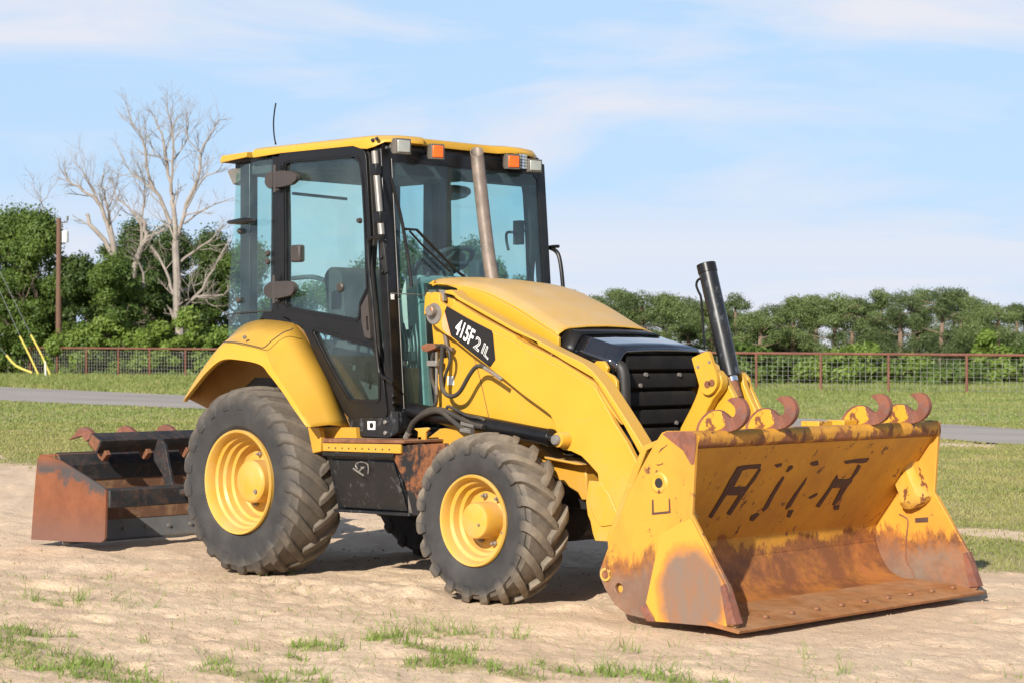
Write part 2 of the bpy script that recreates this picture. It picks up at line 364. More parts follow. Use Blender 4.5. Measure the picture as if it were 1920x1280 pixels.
def profile_sampler(prof):
    P = [Vector(p) for p in prof]; S = [0.]
    for i in range(1, len(P)): S.append(S[-1]+(P[i]-P[i-1]).length)
    def at(s, h=0.):
        s = max(0, min(S[-1]-1e-6, s)); i = max(k for k in range(len(S)-1) if S[k] <= s); t = (s-S[i])/(S[i+1]-S[i])
        def nrm(k):
            a = P[max(k-1, 0)]; b = P[min(k+1, len(P)-1)]; d = (b-a).normalized(); return Vector((-d.y, d.x))
        n = (nrm(i)*(1-t)+nrm(i+1)*t).normalized(); p = P[i].lerp(P[i+1], t); return p+n*h
    return at, S[-1]
def tyre_mesh(Rt, W, rr, nl, h, lw, sweep, rnd, side):
    """sidewalls and crown turned round the axle; staggered bars from both shoulders"""
    hw = W/2
    half = [(-hw*.80, rr), (-hw*.93, rr+.035), (-hw*1.0, rr+(Rt-rr)*.42), (-hw*1.0, rr+(Rt-rr)*.56), (-hw*.95, rr+(Rt-rr)*.78), (-hw*.88, Rt-.045), (-hw*.80, Rt-.022), (-hw*.55, Rt-.010), (-hw*.28, Rt-.003), (0, Rt)]
    prof = half+[(-a, b) for a, b in half[:-1][::-1]]
    mb = MB(); mb.lathe(prof, 120)
    # rings moulded in the sidewall
    at, tot = profile_sampler(prof)
    s0, s1 = tot*.5-(hw+(.075 if rnd else .05)), tot*.5+hw*.12
    for sd in (0, 1):
        for k in range(nl):
            ph0 = 2*PI*(k+.5*sd)/nl; rows = []; n = 11
            jit = random.uniform(-.004, .004)
            for i in range(n):
                t = i/(n-1); s = s0+(s1-s0)*t
                tt = max(0, (t-.22)/.78); ph = ph0-sweep*tt+jit
                hh = h*min(1, .25+t*2.6)*(1-.25*max(0, t-.85)/.15*rnd)
                wv = lw*(1.22-.45*t)*(1 if t < .97 else .8)*(.75 if i == 0 else 1)
                base = at(s, -.004); top = at(s, hh); row = []
                for u, q in ((-.62, base), (-.5+.08*rnd, at(s, hh*(.75 if rnd else .95))), (-.28, top), (.28, top), (.5-.08*rnd, at(s, hh*(.75 if rnd else .95))), (.62, base)):
                    a = ph+u*wv/Rt; y = q.x if sd == 0 else -q.x
                    row.append((q.y*math.cos(a), y, q.y*math.sin(a)))
                rows.append(row)
            o = len(mb.v); mb.grid(rows); mb.f += [tuple(o+j for j in range(6)), tuple(o+(n-1)*6+5-j for j in range(6))]
    if side > 0: mb.v = [(x, -y, z) for x, y, z in mb.v]; mb.f = [f[::-1] for f in mb.f]
    return mb
RIM_R = [(.004,.335),(-.008,.330),(-.004,.318),(.018,.305),(.055,.300),(.066,.283),(.10,.278),(.113,.262),(.15,.255),(.16,.238),(.215,.232),(.23,.215),(.232,.145),(.225,.137),(.11,.137),(.097,.128),(.090,.115),(.088,.0)]
RIM_F = [(.004,.262),(-.008,.256),(-.004,.246),(.016,.236),(.046,.231),(.056,.212),(.095,.204),(.105,.186),(.145,.180),(.150,.172),(.152,.112),(.145,.104),(.030,.104),(.016,.098),(.010,.086),(.008,.0)]
def wheel(x, yf, z, side, rear, steer=0):
    e = empty('rear_wheel' if rear else 'front_wheel', (x, side*abs(yf), z), T); e.rotation_euler = (0, 0, steer)
    W = .44 if rear else .325
    if rear: mb = tyre_mesh(.590, W, .325, 21, .024, .082, .34, 1, side)
    else: mb = tyre_mesh(.462, W, .252, 19, .036, .056, .36, 0, side)
    s = side
    mb.v = [(a, b-s*(W/2-.012), c) for a, b, c in mb.v]
    ty = make('tyre', mb, 'tyre_r' if rear else 'tyre_f', e, smooth=24)
    rp = RIM_R if rear else RIM_F
    rb = MB().lathe([(-s*d, r) for d, r in rp], 72)
    rb.lathe([(-s*.004, rp[0][1]-.002), (-s*(W-.03), rp[0][1]-.004)], 60)
    make('rim', rb, 'yel_rim', e, smooth=30)
    n, rn, dd = (8, .178, .232) if rear else (8, .139, .152)
    for k in range(n):
        a = 2*PI*(k+.35)/n
        nb = MB().tube([(rn*math.cos(a), -s*dd, rn*math.sin(a)), (rn*math.cos(a), -s*(dd-.022), rn*math.sin(a))], .0155, 6)
        nb.tube([(rn*math.cos(a), -s*(dd-.02), rn*math.sin(a)), (rn*math.cos(a), -s*(dd-.042), rn*math.sin(a))], .0085, 8)
        make('lug_nut', nb, 'steel', e, bevel=.0015)
    if rear:
        make('hub_plug', MB().tube([(.075, -s*.088, -.06), (.075, -s*.078, -.06)], .014, 8), 'steel', e)
    else:
        make('hub_plug', MB().tube([(.045, -s*.008, -.02), (.045, s*.002, -.02)], .007, 8), 'steel', e)
    return e
wheel(0, 1.016, .588, -1, True); wheel(0, 1.016, .588, 1, True)
wheel(2.108, 1.010, .462, -1, False); wheel(2.108, 1.010, .462, 1, False)

# ------------------------------------------------------------------ chassis, axles, step
c = MB().box((-.75,-.34,.50),(2.55,.34,.93)); c.box((-.5,-.5,.62),(.5,.5,1.05)); c.box((.7,-.52,.72),(1.9,.52,.95))
make('chassis', c, 'plastic', T, bevel=.01)
make('rear_axle', MB().tube([(0,-.75,.588),(0,.75,.588)], .13, 16), 'plastic', T, bevel=.004)
make('front_axle', MB().lathe([(-.82, 0), (-.82, .075), (-.25, .075), (-.2, .17), (.2, .17), (.25, .075), (.82, .075), (.82, 0)], 20, center=(2.108, 0, .462)), 'plastic', T)
make('front_frame', MB().prism([(2.209,0.815), (2.481,0.778), (2.489,0.693), (2.489,0.573), (2.45,0.568), (2.42,0.61), (2.342,0.641), (2.232,0.694), (2.121,0.747), (1.779,0.853), (1.762,0.942), (2.089,0.886)], -.47, .47), 'yel_low', T, bevel=.008)
make('frame_bracket', MB().prism([(2.238,0.814), (2.517,0.784), (2.532,0.776), (2.486,0.774), (2.246,0.8)], -.56, -.44), 'yel_low', T, bevel=.004)
make('side_panel', MB().prism([(0.522,0.946), (0.631,0.949), (0.648,0.887), (0.649,0.801), (0.57,0.786)], -.88, -.84), 'yel_low', T, bevel=.006)
make('side_panel', MB().prism([(0.489,0.943), (0.851,0.952), (0.864,0.859), (0.489,0.847)], -.77, -.70), 'yel_low', T)
st = MB().prism([(0.73,0.86), (1.431,0.871), (1.431,0.816), (0.73,0.808)], -.935, -.915)
make('step_side', st, 'yel_low', T, bevel=.004)
rows_ = [(0.79,0.831), (0.852,0.831), (0.912,0.832), (0.973,0.832), (1.034,0.833), (1.094,0.834), (1.154,0.834), (1.214,0.835), (1.275,0.836), (1.335,0.837)]
hb = MB()
for x, z in rows_: hb.tube([(x, -.9365, z), (x, -.930, z)], .006, 8)
tag(make('step_holes', hb, 'rubber_seal', T), kind='stuff')
make('step_tread', MB().prism([(0.737,0.886), (1.473,0.895), (1.473,0.877), (0.741,0.86)], -.945, -.62), 'rust', T, bevel=.004, label='rusty step tread')
yb = MB().prism([(1.26,0.879), (1.38,0.882), (1.384,0.94), (1.348,0.958), (1.467,0.967), (1.483,0.959), (1.451,0.936), (1.448,0.876), (1.26,0.856)], -.75, -.73)
make('front_frame', MB().prism([(1.318,0.857), (1.342,0.902), (1.438,0.955), (1.548,0.966), (1.81,0.921), (2.035,0.837), (1.318,0.813)], -.62, -.5), 'yel_low', T, bevel=.006)
make('step_bracket', yb, 'yel_low', T, bevel=.005)
# toolbox, leaning in towards its foot
tb = MB()
tl = [(0.73,-0.93,0.804), (1.371,-0.93,0.814)]+[(0.738,-0.9,0.761), (1.351,-0.9,0.769)]+[(0.725,-0.8,0.441), (1.386,-0.8,0.45)]
tb.add([*tl, *[(x, -.55, z) for x, y, z in tl]], [(0,1,3,2),(2,3,5,4),(0,6,7,1),(4,5,11,10),(0,2,8,6),(2,4,10,8),(1,7,9,3),(3,9,11,5),(6,8,9,7),(8,10,11,9)])
TBX = empty('toolbox', (0,0,0), T)
make('box_body', tb, 'blackw', TBX, bevel=.004)
def slab(pts, th):    # a flat four-sided plate, th thick, outward to -Y
    mb = MB(); P = [Vector(p) for p in pts]; n = (P[1]-P[0]).cross(P[2]-P[0]).normalized()
    if n.y > 0: n = -n
    m = len(P); mb.add(P+[p+n*th for p in P], [tuple(range(m)), tuple(range(2*m-1, m-1, -1))]+[(i, (i+1) % m, (i+1) % m+m, i+m) for i in range(m)]); return mb
lid = [(0.735,-0.935,0.801), (1.377,-0.935,0.812)]+[(1.371,-0.93,0.793), (0.738,-0.93,0.782)]
make('box_lid', slab(lid, .012), 'blackw', TBX, bevel=.003)
dr = [(0.765,-0.905,0.753), (1.348,-0.905,0.761)]+[(1.373,-0.812,0.468), (0.785,-0.812,0.462)]
make('box_door', slab(dr, .010), 'blackw', TBX, bevel=.003)
lip = [(0.724,-0.805,0.447), (1.397,-0.805,0.458), (1.409,-0.805,0.44), (0.725,-0.805,0.43)]; make('box_foot', slab(lip, .035), 'blackw', TBX, bevel=.004)
rp_ = [(1.424,-0.86,0.577), (1.444,-0.86,0.584)]+[(1.4,-0.8,0.456), (1.368,-0.8,0.457)]; make('box_edge', slab(rp_, .014), 'steel', TBX, bevel=.003)
la = MB().tube([(1.009,-0.93,0.712), (1.058,-0.93,0.69), (1.104,-0.93,0.672)], .006, 8); la.tube([[(1.058,-0.93,0.692)][0], [(1.051,-0.89,0.719)][0]], .006, 8)
la.tube(smoothpath([(1.028,-0.91,0.708), (1.007,-0.91,0.729), (1.028,-0.91,0.747), (1.069,-0.91,0.752), (1.11,-0.91,0.744), (1.123,-0.91,0.717), (1.119,-0.91,0.684)], 4), .004, 8)
la.lathe([(-.905, 0), (-.905, .020), (-.875, .024)], 12, center=tuple(a-b for a, b in zip([(1.063,-0.89,0.73)][0], (0, -.89, 0))))
make('box_latch', la, 'steel', TBX, label='rusty swinging latch')
spl = [(1.339,-0.9,0.823), (1.351,-0.9,0.848), (1.399,-0.9,0.863), (1.803,-0.9,0.889), (1.848,-0.9,0.787)]+[(1.726,-0.84,0.465), (1.45,-0.84,0.447)]+[(1.447,-0.9,0.637), (1.347,-0.9,0.783)]
make('splash_plate', slab(spl, .012), 'cutrust', T, bevel=.003)

# ------------------------------------------------------------------ rear fenders
cr_in = [(-0.911,-0.72,1.099), (-0.762,-0.72,1.273), (-0.519,-0.72,1.469), (-0.344,-0.72,1.582), (-0.141,-0.72,1.624), (0.132,-0.72,1.607), (0.244,-0.72,1.572), (0.413,-0.72,1.404), (0.557,-0.72,1.235), (0.737,-0.72,0.956)]
cr_cr = [(-0.605,-0.985,1.106), (-0.447,-0.985,1.267), (-0.195,-0.985,1.462), (0.02,-0.985,1.452), (0.23,-0.985,1.414)]+[(0.329,-1.02,1.344), (0.394,-1.02,1.272), (0.504,-1.02,1.167), (0.593,-1.02,1.078), (0.698,-1.02,0.96)]
cr_ar = [(-0.551,-1.03,1.094), (-0.423,-1.03,1.197), (-0.286,-1.03,1.298), (-0.138,-1.03,1.366), (0.046,-1.03,1.364), (0.241,-1.03,1.336), (0.333,-1.03,1.273), (0.469,-1.03,1.161), (0.562,-1.03,1.071), (0.688,-1.03,0.958)]
def fender(side):
    def dens(a): return [Vector(p) for p in smoothpath(a, 5)]
    A, B_, C_ = dens(cr_in), dens(cr_cr), dens(cr_ar); rows = []
    for p, q, r in zip(A, B_, C_):
        m1 = p.lerp(q, .5)+Vector((0, 0, .012)); m2 = p.lerp(q, .92); m3 = q.lerp(r, .12)
        row = [p, m1, m2, q, m3, r, r+Vector((0, .03, -.005))]
        rows.append([(v.x, v.y*(-side), v.z) for v in row])
    mb = MB().grid(rows)
    o = make('fender', mb, 'yel_fender', T, smooth=50)
    s = o.modifiers.new('sheet', 'SOLIDIFY'); s.thickness = .010; s.offset = -1 if side < 0 else 1
    # inner liner closing the wheel arch towards the cab
    ins = [(v.x, v.z) for v in A]; low = [(.62, .93), (.45, 1.12), (.2, 1.25), (-.2, 1.25), (-.42, 1.12), (-.50, .98)]
    make('fender_liner', MB().prism(ins+low, side*.70, side*.715), 'fender_under', T)
    return o
fender(-1); fender(1)
fl = slab([(-.17+.0, 0, 0)], .0) if False else None
# flush cover on top of the near fender
cap = [(-0.181,-0.8,1.609), (0.169,-0.8,1.594)]+[(0.344,-0.86,1.558), (0.352,-0.86,1.546)]+[(0.229,-0.96,1.452), (0.2,-0.96,1.438)]+[(0.064,-0.96,1.456), (-0.196,-0.96,1.472)]+[(-0.164,-0.9,1.55)]
kb = MB().tube(smoothpath([(x, y-.004, z+.010) for x, y, z in [(-0.183,-0.985,1.469), (-0.026,-0.985,1.464), (0.126,-0.985,1.444), (0.208,-0.985,1.432), (0.245,-0.985,1.44)]+[(0.245,-0.93,1.478)]+[(0.271,-0.86,1.528), (0.352,-0.86,1.546), (0.362,-0.86,1.556)]], 4), .0035, 6)
make('fender_seam', kb, 'rubber_seal', T)
make('fender_bolt', MB().tube([(0, 0, 0), (0, -.01, .012)], .013, 8), 'steel', T, loc=Vector([(-0.006,-0.95,1.502)][0]))

# ------------------------------------------------------------------ hood
near = [(1.159,1.87), (1.338,1.856), (1.523,1.832), (1.681,1.793), (1.815,1.742), (1.921,1.699), (2.076,1.624), (2.234,1.55)]
rows = []
nn = smoothpath([(x, z, 0) for x, z in near], 4)
for v in nn:
    x, z = v.x, v.y; rows.append([(x, -.43, z-.045), (x, -.425, z-.03), (x, -.37, z-.004), (x, -.33, z+.004), (x, -.17, z+.014), (x, 0, z+.018), (x, .17, z+.014), (x, .33, z+.004), (x, .37, z-.004), (x, .425, z-.03), (x, .43, z-.045)])
hm = MB().grid(rows)
HD = make('hood', hm, 'yel_hood', T, smooth=40); sm = HD.modifiers.new('sheet', 'SOLIDIFY'); sm.thickness = .006; sm.offset = -1
side = [(1.213,1.857), (1.203,1.815), (1.219,1.836), (1.296,1.835), (1.356,1.821), (1.416,1.798), (1.423,1.781), (1.435,1.746)]+[(1.948,1.54), (2.079,1.489), (2.254,1.422), (2.255,1.497)]
side += [(v.x, v.y-.038) for v in nn[::-1]]
HS = make('hood_side', MB().prism(side, -.452, -.43), 'yel', T, bevel=.004)
make('hood_side', MB().prism(side, .43, .452), 'yel', T, bevel=.004)
make('firewall', MB().box((1.20,-.42,.95),(1.24,.42,1.80)), 'rubber_seal', T)
make('engine_block', MB().box((1.3,-.36,.9),(2.5,.36,1.36)), 'plastic', T, bevel=.02)
# nose cover in glossy black
a0, a1 = [(2.311,-0.33,1.522), (2.65,-0.33,1.441)]; b0, b1 = [(2.343,0.33,1.512), (2.665,0.33,1.431)]
a0, a1, b0, b1 = map(Vector, (a0, a1, b0, b1)); a0.z = b0.z = (a0.z+b0.z)/2; a1.z = b1.z = (a1.z+b1.z)/2
a0.x = b0.x = (a0.x+b0.x)/2; a1.x = b1.x = (a1.x+b1.x)/2
def nrow(p, x, z, droop=0.):
    return [(x, -.42, z-.115), (x, -.405, z-.075), (x, -.35, z-.012), (x, -.33, z), (x, -.1, z+.006-droop*.4), (x, .1, z+.006-droop), (x, .33, z), (x, .35, z-.012), (x, .405, z-.075), (x, .42, z-.115)]
rows = [nrow(0, a0.x+(a1.x-a0.x)*t, a0.z+(a1.z-a0.z)*t, .0) for t in (0, .33, .66, 1)]
mb = MB().grid(rows); mb.add([(x+.012, y, z-.022) for x, y, z in rows[-1]]+rows[-1], [(i, i+1, 11+i, 10+i) for i in range(9)])
nc = make('nose_cover', mb, 'blackg', T, smooth=12); s = nc.modifiers.new('sheet', 'SOLIDIFY'); s.thickness = .006
n0 = Vector([(2.236,-0.36,1.544)][0])
col = [[(x, y*1.03, z) for x, y, z in nrow(0, xx, zz)] for xx, zz in ((near[-1][0]-.01, near[-1][1]+.0), (a0.x+.02, a0.z+.004))]
cc = make('nose_collar', MB().grid(col), 'black', T, smooth=30); s = cc.modifiers.new('sheet', 'SOLIDIFY'); s.thickness = .012
make('nose_bolt', MB().lathe([(0, 0), (0, .024), (.018, .020), (.018, 0)], 12, 'z'), 'steel', T, loc=Vector([(2.611,0.0,1.434)][0])+Vector((0, 0, -.005)))
# grille: six folded mesh slats and frame
G = empty('grille', (0,0,0), T)
gx = 2.66
for k in range(6):
    z1 = 1.405-k*.105; z0 = z1-.100
    prof = [(gx-.045, z1), (gx-.01, z1-.012), (gx, z1-.030), (gx+.002, z0+.012), (gx-.012, z0), (gx-.05, z0-.004)]
    make('slat', MB().prism(prof, -.315, .315), 'grille', G, bevel=.002)
gb = MB().box((gx-.09, -.32, .75), (gx-.05, .32, 1.42)); make('grille_back', gb, 'rubber_seal', G)
for p in [(2.67,-0.152,1.285), (2.67,0.153,1.282), (2.67,-0.203,1.223), (2.67,0.123,1.002)]: make('bolt', MB().tube([(2.655, p[1], p[2]), (2.672, p[1], p[2])], .012, 8), 'steel', G)
tp = smoothpath([(2.576,-0.375,1.274), (2.601,-0.375,1.323), (2.65,-0.375,1.336), (2.681,-0.375,1.299), (2.69,-0.375,1.226), (2.692,-0.375,1.127), (2.694,-0.375,1.01), (2.707,-0.375,0.888)], 4)
make('grille_surround', MB().tube(tp, .036, 14), 'plastic', T)
make('grille_surround', MB().tube([(p.x, -p.y, p.z) for p in tp], .036, 10), 'plastic', T)
make('guard_bracket', MB().prism([(2.452,1.357), (2.527,1.347), (2.551,1.364), (2.607,1.362), (2.637,1.325), (2.627,1.299), (2.674,1.281), (2.702,1.251), (2.708,1.153), (2.708,0.982), (2.6,1.102), (2.452,1.249)], -.455, -.43), 'yel', T, bevel=.004)

# ------------------------------------------------------------------ loader arms
outer = [(1.443,1.714), (1.496,1.689), (1.677,1.614), (1.88,1.536), (2.073,1.469)]+[(2.128,1.436), (2.446,1.318), (2.674,1.228), (2.695,1.208), (2.789,1.08), (2.836,1.014)]
outer += [(2.919,0.919), (3.016,0.777), (3.063,0.681), (3.091,0.573), (3.077,0.474), (2.991,0.387), (2.904,0.349), (2.787,0.363), (2.687,0.361), (2.669,0.4), (2.65,0.469), (2.631,0.502), (2.618,0.577), (2.63,0.65), (2.639,0.695), (2.714,0.69), (2.706,0.737), (2.639,0.791), (2.579,0.833), (2.51,0.855), (2.438,0.862), (2.403,0.884), (2.386,0.935), (2.38,1.009)]
outer += [(2.374,1.01), (2.346,1.055), (2.321,1.071), (2.128,1.17)]+[(1.966,1.264), (1.693,1.411), (1.534,1.502), (1.488,1.519), (1.391,1.575), (1.369,1.597), (1.339,1.625), (1.33,1.656), (1.337,1.682), (1.361,1.708), (1.358,1.746), (1.369,1.768), (1.388,1.775), (1.424,1.771), (1.434,1.76)]
def arm(s):
    e = empty('loader_arm', (0,0,0), T)
    def mk(n, mb, m, **k):
        if s > 0: mb.mirror()
        return make(n, mb, m, e, **k)
    mk('outer_plate', MB().prism(outer, -.62, -.585), 'yel', bevel=.005)
    core = [(1.554,1.717), (1.743,1.629), (2.051,1.506)]+[(2.062,1.488), (2.37,1.378), (2.667,1.241), (2.865,1.013)]+[(2.801,1.072), (2.697,1.179), (2.624,1.221)]+[(2.382,1.224), (2.062,1.363)]+[(1.795,1.48), (1.585,1.574), (1.479,1.655)]
    mk('arm_cover', MB().prism(core, -.602, -.555), 'yel', bevel=.003)
    strip = [(1.467,1.783), (1.52,1.785), (1.574,1.745), (1.763,1.669), (2.045,1.55)]+[(2.081,1.538), (2.376,1.424), (2.575,1.353), (2.648,1.31), (2.739,1.228), (2.923,1.015)]+[(3.042,0.87), (3.247,0.633)]
    strip += [(3.205,0.62), (3.014,0.836)]+[(2.882,1.014), (2.691,1.239), (2.651,1.273), (2.426,1.368), (2.382,1.389), (2.081,1.518)]+[(2.045,1.53), (1.763,1.647), (1.574,1.726), (1.531,1.751), (1.467,1.766)]
    mk('arm_flange', MB().prism(strip, -.603, -.50), 'yel', bevel=.004)
    web = [(1.532,1.752), (2.026,1.552)]+[(2.357,1.424), (2.63,1.309), (2.697,1.228), (2.667,1.227), (2.37,1.364), (2.062,1.474)]+[(1.743,1.617), (1.554,1.706)]
    mk('arm_web', MB().prism(web, -.553, -.53), 'yel')
    # weld seam and lower tube
    mk('arm_gusset', MB().prism([(2.661,0.697), (2.736,0.692), (2.802,0.62), (2.875,0.497), (2.861,0.463), (2.736,0.445), (2.684,0.497), (2.646,0.579), (2.654,0.652)], -.630, -.62), 'yel', bevel=.004)
    p = [(1.394,-0.64,1.66)][0]
    mk('pivot_collar', MB().lathe([(-.628, 0), (-.628, .062), (-.62, .066)], 20, center=([(1.391,-0.62,1.643)][0][0], 0, [(1.391,-0.62,1.643)][0][2])), 'steel')
    mk('pivot_pin', MB().lathe([(-.670, 0), (-.670, .028), (-.664, .034), (-.62, .034)], 20, center=(p[0], 0, p[2])), 'steel')
    q = [(2.461,-0.66,0.92)][0]
    mk('cylinder_pin', MB().lathe([(-.715, 0), (-.715, .024), (-.708, .030), (-.690, .032)], 20, center=(q[0], 0, q[2])), 'steel')
    mk('pin_boss', MB().lathe([(-.692, .0), (-.692, .040), (-.68, .044), (-.60, .046)], 24, center=(q[0]+.006, 0, q[2])), 'yel')
    if s < 0:
        lug = [(1.403,1.791), (1.433,1.788), (1.497,1.781), (1.5,1.764), (1.449,1.763), (1.457,1.718), (1.427,1.719), (1.416,1.768)]; mk('pipe_union', MB().prism(lug, -.60, -.57), 'steel', bevel=.006)
        for pt in [(2.338,-0.598,1.405), (2.451,-0.598,1.368), (2.572,-0.598,1.33)]: mk('bolt', MB().tube([pt, (pt[0], pt[1]+.02, pt[2])], .008, 8), 'rust')
        # black model plate with its faded red wedge
        dec = [(1.501,1.688), (1.679,1.613), (1.879,1.538), (1.889,1.519), (1.909,1.369), (1.866,1.325), (1.694,1.42), (1.537,1.511), (1.483,1.657)]
        mk('model_plate', MB().prism(dec, -.6215, -.6195), 'decal')
        mk('red_wedge', MB().prism([(1.483,1.653), (1.537,1.507), (1.509,1.516), (1.463,1.556), (1.458,1.601)], -.6212, -.6195), 'pink')
    return e
arm_near = arm(-1); arm(1)
# lettering on the model plate
def text(txt, O, U, V, size, mat, parent, y, off=0., sp=1., name='lettering'):
    cu = bpy.data.curves.new(name, 'FONT'); cu.body = txt; cu.size = size; cu.offset = off; cu.space_character = sp; cu.extrude = 0; cu.resolution_u = 4
    o = bpy.data.objects.new(name+'_c', cu); COL.objects.link(o); bpy.context.view_layer.update()
    me = bpy.data.meshes.new_from_object(o.evaluated_get(bpy.context.evaluated_depsgraph_get())); bpy.data.objects.remove(o)
    for v in me.vertices:
        x, yy = v.co.x, v.co.y; p = Vector((O[0], O[1]))+Vector(U)*x+Vector(V)*yy; v.co = (p.x, y, p.y)
    me.materials.clear(); me.materials.append(M[mat]); me.name = name
    r = bpy.data.objects.new(name, me); COL.objects.link(r); r.parent = parent; return r
def fit_text(txt, quad, y, parts, off_w=.03):
    """quad: baseline left, baseline right, top left of the lettering block"""
    o_, u_, v_ = [Vector(p) for p in quad]; cu = bpy.data.curves.new('m', 'FONT'); cu.body = txt; cu.size = 1
    ob = bpy.data.objects.new('m', cu); COL.objects.link(ob); bpy.context.view_layer.update(); bb = [Vector(b) for b in ob.bound_box]; bpy.data.objects.remove(ob)
    x0, x1 = min(b.x for b in bb), max(b.x for b in bb); h = .70
    U, V = (u_-o_)/(x1-x0), (v_-o_)/h; O = o_-U*x0
    for mat, off, yy in parts: text(txt, O, U, V, 1, mat, arm_near, yy, off=off)
fit_text('415F', [(1.566,1.53), (1.706,1.455), (1.606,1.614)], -.6228, [('white', .022, -.6228)])
fit_text('2', [(1.728,1.443), (1.769,1.418), (1.758,1.508)], -.6228, [('white', .020, -.6228), ('decal', -.018, -.6236)])
fit_text('IL', [(1.794,1.413), (1.847,1.371), (1.822,1.467)], -.6228, [('white', .020, -.6228), ('decal', -.018, -.6236)])

# loader tower behind the near arm, and the other side
tow = [(1.283,1.597), (1.333,1.648), (1.456,1.715), (1.565,1.653), (1.932,1.448), (2.383,1.172), (2.383,0.929), (1.697,0.909), (1.333,0.985), (1.315,1.083), (1.333,1.174), (1.296,1.502)]
for s in (-1, 1):
    mb = MB().prism(tow, -.54, -.47)
    if s > 0: mb.mirror()
    make('loader_tower', mb, 'yel', T, bevel=.006)
top = [(1.244,1.751), (1.264,1.78), (1.319,1.761), (1.362,1.752), (1.428,1.747), (1.503,1.73), (1.53,1.651), (1.428,1.671), (1.362,1.699), (1.236,1.636)]
make('tower_cap', MB().prism(top, -.56, -.50), 'yel', T, bevel=.006)
make('tower_seam', MB().tube(smoothpath([(1.657,-0.541,1.373), (1.687,-0.541,1.305), (1.734,-0.541,1.163), (1.776,-0.541,1.029)], 3), .0025, 6), 'rust', T)
def lift(s):
    e = empty('lift_cylinder', (0,0,0), T)
    p = Vector([(2.461,-0.66,0.92)][0]); q = Vector([(1.206,-0.64,1.063)][0]); d = (q-p).normalized()
    mb = MB().tube([p+d*.075, p+d*.078, q], .048, 20); mb.tube([p+d*.066, p+d*.095], .052, 20)
    rod = MB().tube([p, p+d*.08], .024, 14); eye = MB().lathe([(-.68, 0), (-.68, .038), (-.63, .038)], 16, center=(p.x, 0, p.z))
    for n, m, mt in (('barrel', mb, 'black'), ('rod', rod, 'chrome'), ('rod_eye', eye, 'yel')):
        if s > 0: m.mirror()
        make(n, m, mt, e, bevel=.002 if n != 'rod' else 0)
    return e
lift(-1); lift(1)
# hoses
for pts, r in (([(1.511,-0.665,1.449), (1.504,-0.665,1.381), (1.499,-0.665,1.246), (1.523,-0.665,1.178), (1.584,-0.665,1.152), (1.656,-0.665,1.18), (1.739,-0.665,1.281), (1.798,-0.665,1.33), (1.862,-0.665,1.328)], .0135),
               ([(1.426,-0.63,1.445), (1.475,-0.63,1.454), (1.53,-0.63,1.415), (1.534,-0.63,1.348), (1.5,-0.63,1.279), (1.481,-0.63,1.194)], .010),
               ([(1.371,-0.6,1.424), (1.352,-0.6,1.364), (1.348,-0.6,1.261), (1.383,-0.6,1.176), (1.385,-0.6,1.107), (1.346,-0.6,1.064)], .012),
               ([(1.323,-0.62,1.445), (1.367,-0.62,1.45), (1.416,-0.62,1.45), (1.465,-0.62,1.437), (1.489,-0.62,1.381)], .012),
               ([(1.264,-0.72,0.909), (1.311,-0.72,0.989), (1.422,-0.72,1.046), (1.544,-0.72,1.062), (1.64,-0.72,1.017), (1.735,-0.72,0.965), (1.818,-0.72,0.955)], .0165),
               ([(1.35,-0.71,1.023), (1.436,-0.71,1.066), (1.558,-0.71,1.07), (1.701,-0.71,1.027), (1.808,-0.71,0.992), (1.901,-0.71,0.978)], .0165),
               ([(1.578,-0.7,1.07), (1.596,-0.7,1.092), (1.667,-0.7,1.072), (1.762,-0.7,1.04), (1.856,-0.7,1.03), (1.903,-0.7,1.015)], .010)):
    make('hose', MB().tube(smoothpath(pts, 6), r, 10), 'hose', T)
for pts, r in (([(1.249,-0.72,0.897), (1.276,-0.72,0.932)], .020), ([(1.729,-0.72,0.959), (1.818,-0.72,0.951)], .019), ([(1.725,-0.71,0.998), (1.831,-0.71,0.984)], .018), ([(1.851,-0.665,1.328), (1.926,-0.665,1.295), (2.007,-0.665,1.255)], .012)):
    make('hose_fitting', MB().tube(pts, r, 8), 'steel', T)
make('hose_pipe', MB().tube([(1.392,-0.6,1.415), (1.392,-0.6,1.159)], .009, 8), 'steel', T)
make('pipe_clamp', MB().prism([(1.334,1.364), (1.42,1.364), (1.42,1.33), (1.334,1.33)], -.63, -.57), 'steel', T, bevel=.003)
cl = MB().prism([(1.29,1.45), (1.346,1.467), (1.408,1.462), (1.432,1.441), (1.346,1.415), (1.309,1.42)], -.64, -.56)
make('hose_bracket', cl, 'rust', T, bevel=.004)
make('link_rod', MB().tube([(1.432,-0.57,1.518), (1.453,-0.57,1.441), (1.505,-0.57,1.428)], .014, 8), 'exhaust', T)
make('sticker', MB().prism([(1.427,1.27), (1.481,1.27), (1.481,1.217), (1.427,1.217)], -.5425, -.54), 'white', T)

